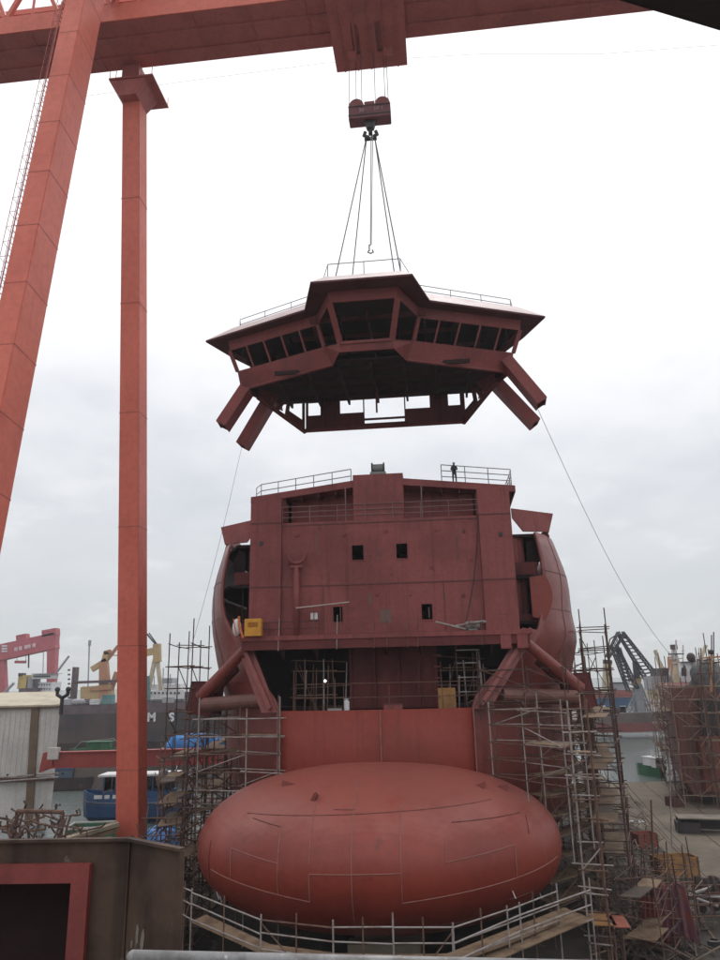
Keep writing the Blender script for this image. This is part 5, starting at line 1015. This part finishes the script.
MB().tube(at(606.5, 694, 250), at(607.5, 661, 250), 1.6, 14, 1.4).build('tower_body', mat('cream funnel', (.55, .48, .34), .6), t, world=True); MB().tube(at(607.5, 664, 250), at(607.5, 660, 250), 1.5, 12).build('cap', BHULL, t, world=True)
for py in (668, 674): MB().cbox(at(609.5, py, 248.4), (.8, .4, 1.1)).build('vent', DGREY, t, world=True)
t = thing('barge', 'blue hulled barge with a red deck on the far quay under the lattice crane', 'ship', (at(620, 705, 268).x, 268, 0)); D = 268
wbox(596, 640, 698, 711, D, 9).build('hull', mat('faded blue hull', (.05, .11, .2), .6), t, world=True); wbox(598, 642, 690, 698, D+1, 8).build('deck_house', mat('faded red deck', (.30, .10, .09), .6), t, world=True); wbox(613, 627, 683, 690, D+2, 6).build('wheelhouse', LGREY, t, world=True); wbox(612, 630, 682, 683.4, D+1.5, 7).build('roof', DGREY, t, world=True); MB().plate([A(607, 697, -1), A(616, 697, -1), A(611, 686, -1)], 1, (0, 1, 0)).build('tent_cover', PURP, t, world=True)
random.seed(8)
for k in range(14): p = at(600+random.uniform(0, 46), 711, 262); MB().box(p.x-.6, p.x+random.uniform(.4, 1.6), 262, 263, p.z-1, p.z+random.uniform(.4, 1.8)).build('deck_clutter', random.choice((LGREY, WHITE, DGREY, PURP)), t, world=True)
o = wbox(598, 668, 712, 733, 258, 16).build('floating_dock', STONE); tag(o, 'long dark floating dock wall along the far side of the water', 'dock'); o2 = wbox(598, 668, 722, 733, 257.6, .3).build('dock_side', QRED, o); 
t = thing('derrick_crane', 'small pale derrick with a rusty orange column right of the lattice crane', 'crane', (at(676, 690, 225).x, 225, 0)); D = 225
for px in (668.5, 678, 684): lattice(t, A(px, 690), A(673.8, 648), 1.4, .5, 10, .2, t, CREAM, 'derrick_leg')
MB().cbox(A(673.8, 647), (1.6, 1.6, 1.4)).build('head_block', BHULL, t, world=True); MB().bar(A(670, 657), A(671, 680), 1.2, 1.2, (1, 0, 0)).build('column', ORCD, t, world=True); MB().bar(A(676, 678), A(677, 712), 2.2, 2.2, (1, 0, 0)).build('base_column', CREAM, t, world=True)
# right-hand ship with its pale superstructure
t = thing('neighbour_ship', 'red-hulled ship on the next slipway wrapped in scaffolding with a cream superstructure', 'ship', (66, 135, 0))
q = MB(); rows = []
def nb(px, D, z): p = at(px, 700, D); return V((p.x, D, z))
for (D, px, pxr, zt0) in ((121.5, 674, 760, 17.6), (123, 670, 790, 17.6), (140, 664, 790, 17.6), (168, 660, 800, 17.8), (200, 670, 800, 18)):
    a_, b_ = nb(px, D, 0), nb(pxr, D, 0); rows.append([V((a_.x+1.2, D, 1.6)), V((a_.x+.2, D, 3.4)), V((a_.x, D, zt0)), V((b_.x, D, zt0)), V((b_.x, D, 1.6))])
q.grid(rows, True); q.add(rows[0], [(0, 1, 2, 3, 4)]); q.build('hull', mat('neighbour hull red', (.19, .075, .06), .7, (.12, .05, .04), .2, streak=.6), t, world=True)
q = MB(); q.add(rows[1][2:4]+rows[4][2:4][::-1], [(0, 1, 2, 3)]); q.build('deck', DRED, t, world=True)
D = 121; wbox(703, 760, 697, 735, D, 1).build('bow_opening', BLACK, t, world=True); wbox(707, 760, 736, 792, D-1, 1).build('bow_plate', mat('orange primer plate', (.25, .075, .05), .6), t, world=True)
D = 170; CRM = mat('cream ship paint', (.50, .44, .30), .6, (.40, .33, .2), .2, streak=.4)
for nm, a_, b_, c_, d_, m_, o_ in (('superstructure', 678, 712, 682, 700, CRM, 0), ('upper_house', 688, 706, 670, 683, WHITE, 1), ('bridge', 692, 703, 661, 671, WHITE, 1), ('bridge_roof', 689, 700, 661.0, 662.2, DGREY, 0), ('lower_house', 656, 672, 676, 690, LGREY, 3), ('lower_house', 660, 680, 688, 700, CRM, 2), ('deck_frame', 662, 668, 668, 676, DGREY, 5)): wbox(a_, b_, c_, d_, D+o_, 7).build(nm, m_, t, world=True)
for px, py in ((684.5, 667), (684.2, 672.5), (693.5, 667), (696, 667), (694, 674), (698, 674), (686, 684), (690, 684), (694, 684.5)): wbox(px-.9, px+.9, py-1.6, py+1.4, D-.4, .3).build('porthole', GLASS, t, world=True)
MB().ball(at(691, 657.5, D), 1.0, 1, 1.1, 10, 6).bar(at(690, 660, D), at(695, 660, D), .6, 1.0).build('searchlight', BHULL, t, world=True); MB().tube(at(684, 676, D), at(684, 668, D), .6, 8).build('ventilator', DGREY, t, world=True)
MB().bar(at(676, 690, D), at(676, 660, D), 1.4, 1.4, (1, 0, 0), .6, .6).build('mast', CRM, t, world=True); MB().tube(at(676, 662, D), at(676, 640, D), .18, 6).build('mast_pole', CREAM, t, world=True)
for py, w_ in ((654, 1.6), (658.5, 1.3), (663, .8)): c = at(676, py, D); MB().box(c.x-w_, c.x+w_, D-.6, D+.6, c.z-.12, c.z+.12).build('yard', DGREY if w_ > 1.5 else CREAM, t, world=True)
for px in (662, 665, 668): MB().tube(at(px, 690, D), at(px, 668, D), .12, 5).build('deck_post', DGREY, t, world=True)
for lb, x_, y0_, y1_, D_ in (('thin pale mast standing behind the cream superstructure, left of the white house', 683, 690, 645, 186), ('short pale mast behind the white house of the cream superstructure', 699, 690, 648, 188), ('thin mast between the derrick and the cream mast', 669, 690, 652, 230)):
    o = MB().tube(at(x_, y0_+20, D_), at(x_, y1_, D_), .16, 6).bar(at(x_-1.5, y1_+6, D_), at(x_+1.5, y1_+6, D_), .2, .2).build('ship_mast', CREAM); tag(o, lb, 'mast', 'masts on the right skyline')
for lb, bx_, tx_, ty_ in (('pale yellow crane with its jib raised to the left behind the derrick', 664, 655, 650), ('pale yellow crane with its jib raised to the right beyond the white house', 694, 706, 645)):
    t = thing('pale_crane', lb, 'crane', (at(bx_, 690, 300).x, 300, 0), 0, 'pale yellow cranes on the right skyline')
    MB().bar(at(bx_, 712, 300), at(bx_, 678, 300), 3, 3, (1, 0, 0)).build('tower', MATS['pale ochre paint'], t, world=True); MB().bar(at(bx_-3, 677, 300), at(bx_+3, 677, 300), 4, 3).build('machinery_house', ORCH, t, world=True); MB().bar(at(bx_, 677, 300), at(tx_, ty_, 300), 1.0, 1.2).build('jib', MATS['pale ochre paint'], t, world=True); MB().tube(at(bx_, 668, 300), at(tx_, ty_, 300), .15, 5).build('stay', DGREY, t, world=True); MB().bar(at(bx_, 678, 300), at(bx_, 667, 300), 1, 1, (1, 0, 0)).build('mast', ORCH, t, world=True)
lumpy('tarpaulin_cover', 'grey tarpaulin draped over equipment on the deck edge at the right border', 'tarpaulin', (at(713, 690, 122).x+.6, 124, at(713, 690, 122).z-.4), 2.9, 2.4, 4.6, TARP, 31, amp=.35)
W3 = lambda px, D: (at(px, 700, D).x, D)
for lb, P_, nz in (('scaffold wrapped round the nearest corner of the neighbouring red ship', [W3(672, 119), W3(688, 119), W3(704, 118.5)], 9), ('scaffold along the waterside flank of the neighbouring red ship', [W3(664, 124), W3(660, 133), W3(656, 143)], 9), ('rearmost scaffold at the waterside end of the neighbouring red ship', [W3(655, 146), W3(652, 155), W3(649, 164)], 8), ('scaffold before the orange plated bow of the neighbouring ship at the right border', [W3(705, 117), W3(716, 116.5), W3(728, 116)], 11)):
    scaffold(lb, P_, [(x+(2.0 if i_ > 118 else .3), y+(1.6 if i_ <= 118 else .4)) for (x, y) in P_ for i_ in [y]], [2.0*k+1.8 for k in range(nz)], 'scaffolds on the neighbouring ship', mat('tan scaffold tube', (.26, .19, .14), .7), RUST, .075, .08, .3, (2, 4, 6), 3.4, .1, extra=8)
for px, a_, b_, lb in ((701, 648, 690, 'leftmost tall pole above the tarpaulin at the right border'), (711.5, 635, 690, 'middle tall pole above the tarpaulin at the right border'), (713.6, 632, 690, 'tallest pole above the tarpaulin at the right border')):
    o = MB().tube(at(px+.6, 735, 118), at(px, a_, 118), .09, 6).build('scaffold_pole', DARKT); tag(o, lb, 'pole', 'tall poles at the right border')
t = thing('platform_rail', 'orange-red double rail standing over the grey tarpaulin at the right border', 'rail', (at(712, 665, 118).x, 118, at(712, 690, 118).z))
for py in (657, 662.5): MB().tube(at(701, py+1, 118), at(730, py-1, 118), .14, 6).build('rail', ORCD if py < 660 else RUST, t, world=True)
MB().bar(at(711, 692, 118), at(711.5, 652, 118), .3, .3, (1, 0, 0)).build('post', ORCD, t, world=True); MB().ball(at(711, 652, 118), .5, .5, .4, 8, 6).build('lamp_head', BHULL, t, world=True)
p = at(651, 752, 165); t = thing('pilot_boat', 'small white and green boat lying by the waterside end of the scaffold', 'boat', (p.x, 166, -1.2), .3, None, .6)
q = MB(); q.grid([[V((-w_, y, 3.6)), V((-w_*.8, y, 0)), V((w_*.8, y, 0)), V((w_, y, 3.6))] for y, w_ in ((-6, 1.5), (0, 2.1), (5, 1.8), (8, .2))]); q.build('hull', GREEN, t, solid=.1); MB().box(-1.8, 1.8, -5, 2, 3.2, 6.2).build('cabin', WHITE, t); MB().box(-2, 2, -5.3, 2.3, 6.2, 6.5).build('cabin_roof', WHITE, t); MB().box(-1.4, 1.4, -5.1, -5.02, 4.4, 5.7).build('cabin_window', GLASS, t); MB().tube((0, -1, 6.5), (0, -1, 9), .1, 6).build('mast', WHITE, t)
# ------------------------------------------------------------------ clutter beside the slipway, right
def crate(px, py, D, w_, d_, h_, m, lb, rz=0, cat='crate', nm='crate', leg=0):
    p = atz(px, py, leg) if D is None else at(px, py, D); p = V((p.x, p.y, leg)); t = thing(nm, lb, cat, p, rz)
    b = MB().box(-w_/2, w_/2, -d_/2, d_/2, 0, .12).box(-w_/2, w_/2, -d_/2, -d_/2+.08, .12, h_).box(-w_/2, w_/2, d_/2-.08, d_/2, .12, h_).box(-w_/2, -w_/2+.08, -d_/2+.08, d_/2-.08, .12, h_).box(w_/2-.08, w_/2, -d_/2+.08, d_/2-.08, .12, h_).build(nm+'_body', m, t)
    for k in range(4): x = -w_/2+.1+(w_-.2)*k/3; MB().box(x-.06, x+.06, -d_/2-.07, -d_/2-.002, .02, h_+.05).build('batten', RUST, t)
    return t
crate(676, 876, None, 4.2, 2.0, 1.9, PLANKO, 'big orange crate on the slipway right of the tangled scaffold', .08)
crate(645, 848, None, 2.6, 1.8, 1.7, mat('brick red steel', (.26, .07, .05), .7), 'brick red crate behind the tangled scaffold on the slipway', .2)
crate(690, 800, None, 3.0, 2.4, 1.5, RUST, 'rusty low crate at the foot of the neighbouring ship scaffold', -.1)
crate(676, 806, None, 2.2, 2.2, 1.3, mat('dull maroon', (.14, .06, .055), .8), 'dull maroon crate just left of the rusty low crate', .2)
p = atz(703, 832, 0); t = thing('site_table', 'dark workbench with a pale sheet top at the foot of the neighbouring ship', 'bench', p, -.25)
MB().box(-3.0, 3.0, -1.5, 1.5, 1.7, 1.85).build('table_top', mat('dusty board', (.20, .175, .14), .9), t)
for x in (-2.8, 2.8):
    for y in (-1.6, 1.6): MB().box(x-.12, x+.12, y*.8-.12, y*.8+.12, 0, 1.7).build('leg', BLACK, t)
MB().box(-2.7, 2.7, 1.25, 1.35, .1, 1.65).build('back_panel', BLACK, t); MB().box(-3.2, -.4, -1.3, 1.2, .02, 1.3).build('tool_chest', BHULL, t)
p = atz(635, 822, 0); t = thing('white_sheet', 'small white board lying on the slipway between two thin poles', 'board', (p.x, p.y, .02), .2); MB().box(-1.1, 1.1, -.6, .6, 0, .06).build('sheet', WHITE, t); MB().box(-1.0, 1.0, -.05, .05, .062, .1).build('batten', LGREY, t)
for i, (px, py, pt, lb) in enumerate(((630, 845, 797, 'thin rusty pole standing upright on the slipway, left of a pair'), (654, 880, 800, 'thin rusty pole standing upright on the slipway, right of a pair'), (672, 848, 752, 'thin pale pole standing before the neighbouring ship scaffold'))):
    p = atz(px, py, 0); q_ = at(px-3, pt, p.y); o = MB().tube(p, q_, .09, 6).build('standing_pole', RUST if i < 2 else GALV); tag(o, lb, 'pole', 'poles standing on the slipway')
a, b = atz(632, 846, 0), atz(654, 882, 0)
# guy lines on the right
for i, (p0, p1, lb) in enumerate(((at(612, 776, 78), atz(730, 900, 0), 'upper guy wire slanting down the slipway to the right'), (at(612, 768, 80), atz(700, 862, 0), 'middle guy wire slanting down the slipway to the right'), (at(610, 762, 76), atz(660, 838, 0), 'shortest guy wire slanting down from the scaffold to the slipway'))):
    line('guy_wire', lb, 'wire', [p0.lerp(p1, k/8)+V((0, 0, -.3*sin(pi*k/8))) for k in range(9)], .03, ROPE)['group'] = 'guy wires on the slipway'
# sacking, frames, pipes lower right
def drape(name, lb, cat, px, py, hgt, w_, m, seed, lean=0):
    """cloth hung over a rail: a folded sheet with real thickness, front and back falls"""
    random.seed(seed); p = atz(px, py, 0); ph = [random.uniform(0, 6) for _ in range(4)]; rows = []
    for j in range(15):
        f = j/14; z = hgt*(1-f) if f < .8 else hgt*.2*(1-(f-.8)*2)
        y = -.15-.5*f; sp = 1+.25*f
        rows.append([V((p.x+w_*sp*(i/30-.5)*2+lean*f, p.y+y+(.10+.2*f)*sin(i*.9+ph[0]+f*2)+.12*f*sin(i*2.3+ph[1]), z+.25*f*sin(i*.5+ph[2])+.1*(1-f)*sin(i*.35+ph[3]))) for i in range(31)])
    top = rows[0]; back = [[q+V((0, .25+.3*g, -hgt*.55*g+.06)) for q in top] for g in (1, .5, .12)]
    o = MB(); o.grid(back+rows); return tag(o.build(name, m, smooth=True, solid=.03), lb, cat, 'sacking hung in the lower right')
drape('hanging_sacking', 'purple red sacking hung over a rail in the lower right', 'sacking', 674, 946, 4.3, 1.25, PTARP, 13)
drape('hanging_sacking', 'rust red sacking hung just left of the purple sacking', 'sacking', 656, 950, 3.6, .7, mat('rust red cloth', (.22, .06, .045), .9), 14, -.2)
drape('hanging_sacking', 'dark grey sacking hung behind the pipe rack at the right', 'sacking', 712, 912, 2.8, 1.1, BHULL, 15, .2)
a, b = atz(646, 944, 4.35), atz(692, 935, 4.35)
t = thing('hanging_rail', 'rusty rail on two props that carries the purple sacking', 'rail', (a.x, a.y, 0))
p = atz(674, 946, 0); tube_part('rail', RUST, t, p+V((-2.6, .02, 4.25)), p+V((2.2, .02, 4.3)), .06)
for x in (-2.4, 2.0): tube_part('prop', RUST, t, p+V((x, .05, 0)), p+V((x, .05, 4.6)), .06)
FRK = thing('pipe_rack', 'rusty tube rack with sagging pipes in the lower right corner', 'rack', atz(690, 925, 0), -.15)
b0 = V(atz(690, 925, 0))
for x in (-2.6, -.6, 1.4, 3.4):
    for y in (-1.2, 1.6): tube_part('upright', RUST, FRK, b0+V((x, y, 0)), b0+V((x, y, random.uniform(2.2, 3.4))), .06)
for z in (.9, 1.8, 2.4):
    for y in (-1.2, 1.6): tube_part('ledger', RUST, FRK, b0+V((-3, y, z)), b0+V((4.4, y, z+.1)), .055)
for k in range(9): tube_part('pipe', (GALV, RUST, LGREY)[k % 3], FRK, b0+V((random.uniform(-3, -1), random.uniform(-1.5, 1.5), random.uniform(1.8, 2.6))), b0+V((random.uniform(2, 4.5), random.uniform(-1.5, 1.5), random.uniform(1.4, 2.6))), random.uniform(.06, .13))
line('rubber_hose', 'dark rubber hose looped along the top of the pipe rack', 'hose', [b0+V((-2.5+.6*k, -1.0, 3.0+.5*sin(k*.9))) for k in range(13)], .07, BLACK)
a, b = atz(590, 955, 1.5), atz(705, 900, 1.5)
line('slack_rope', 'slack tan rope curving through the low scaffold in the lower right', 'rope', [a.lerp(b, k/14)+V((0, 0, 1.5*(k/14)-2.2*sin(pi*k/14)*.5)) for k in range(15)], .05, PLANK)
o = MB(); rows = [[atz(715, 948, 0)+V((.5*cos(2*pi*i/12)*r_, .35*sin(2*pi*i/12)*r_, h_)) for i in range(12)] for r_, h_ in ((1, 0), (1.05, .5), (.7, .55), (.65, .1))]; o.grid(rows, True); tag(o.build('tub', BLACK), 'black rubber tub on the bare ground in the lower right corner', 'tub')
random.seed(77)
nm_ = ['plank_offcut', 'pipe_length', 'steel_angle']
pl_ = ['near the landing', 'beside the big orange crate', 'below the tangled scaffold', 'beside the guy wires']
rb = MB()
for k in range(900):
    px = random.triangular(590, 720, 625); py = random.uniform(800, 965)
    p = atz(px, py, 0); 
    if p.x < 12.5+.0*p.y: continue
    if px > 612+(py-790)*.62+16*random.random(): continue
    a_ = random.uniform(0, pi); l_ = random.uniform(.2, 1.3); z_ = random.uniform(.05, 1.3*(px < 640)+.3)
    rb.bar(p+V((-l_*cos(a_), -l_*sin(a_), z_)), p+V((l_*cos(a_), l_*sin(a_), z_+random.uniform(-.4, .9))), random.uniform(.05, .25), .06)
setting(rb.build('debris', DIRTW), 'stuff')
rb = MB()
for k in range(500):
    px = random.uniform(178, 235); py = random.uniform(790, 900); p = atz(px, py, 0)
    a_ = random.uniform(0, pi); l_ = random.uniform(.3, 1.6); z_ = random.uniform(.05, 2.2)
    rb.bar(p+V((-l_*cos(a_), -l_*sin(a_), z_)), p+V((l_*cos(a_), l_*sin(a_), z_+random.uniform(-.5, .9))), random.uniform(.05, .2), .06)
setting(rb.build('debris', RUST), 'stuff')
# rails let into the slipway
for k, x in enumerate((27, 30.5, 36, 39.5)): setting(MB().bar((x-1, 60, .03), (x+16, 146, .03), .16, .08, (1, 0, 0)).build('slipway_rail', RUST))
# ------------------------------------------------------------------ air
hz = bpy.data.materials.new('haze'); hz.use_nodes = True; t_ = hz.node_tree; t_.nodes.clear()
o_ = t_.nodes.new('ShaderNodeOutputMaterial'); v_ = t_.nodes.new('ShaderNodeVolumePrincipled'); v_.inputs['Color'].default_value = (.93, .95, 1, 1); v_.inputs['Density'].default_value = .00028; v_.inputs['Anisotropy'].default_value = .2
t_.links.new(v_.outputs[0], o_.inputs['Volume'])
HZ = MB().box(-420, 420, -30, 420, -7, 112).build('haze', hz); setting(HZ, 'stuff')
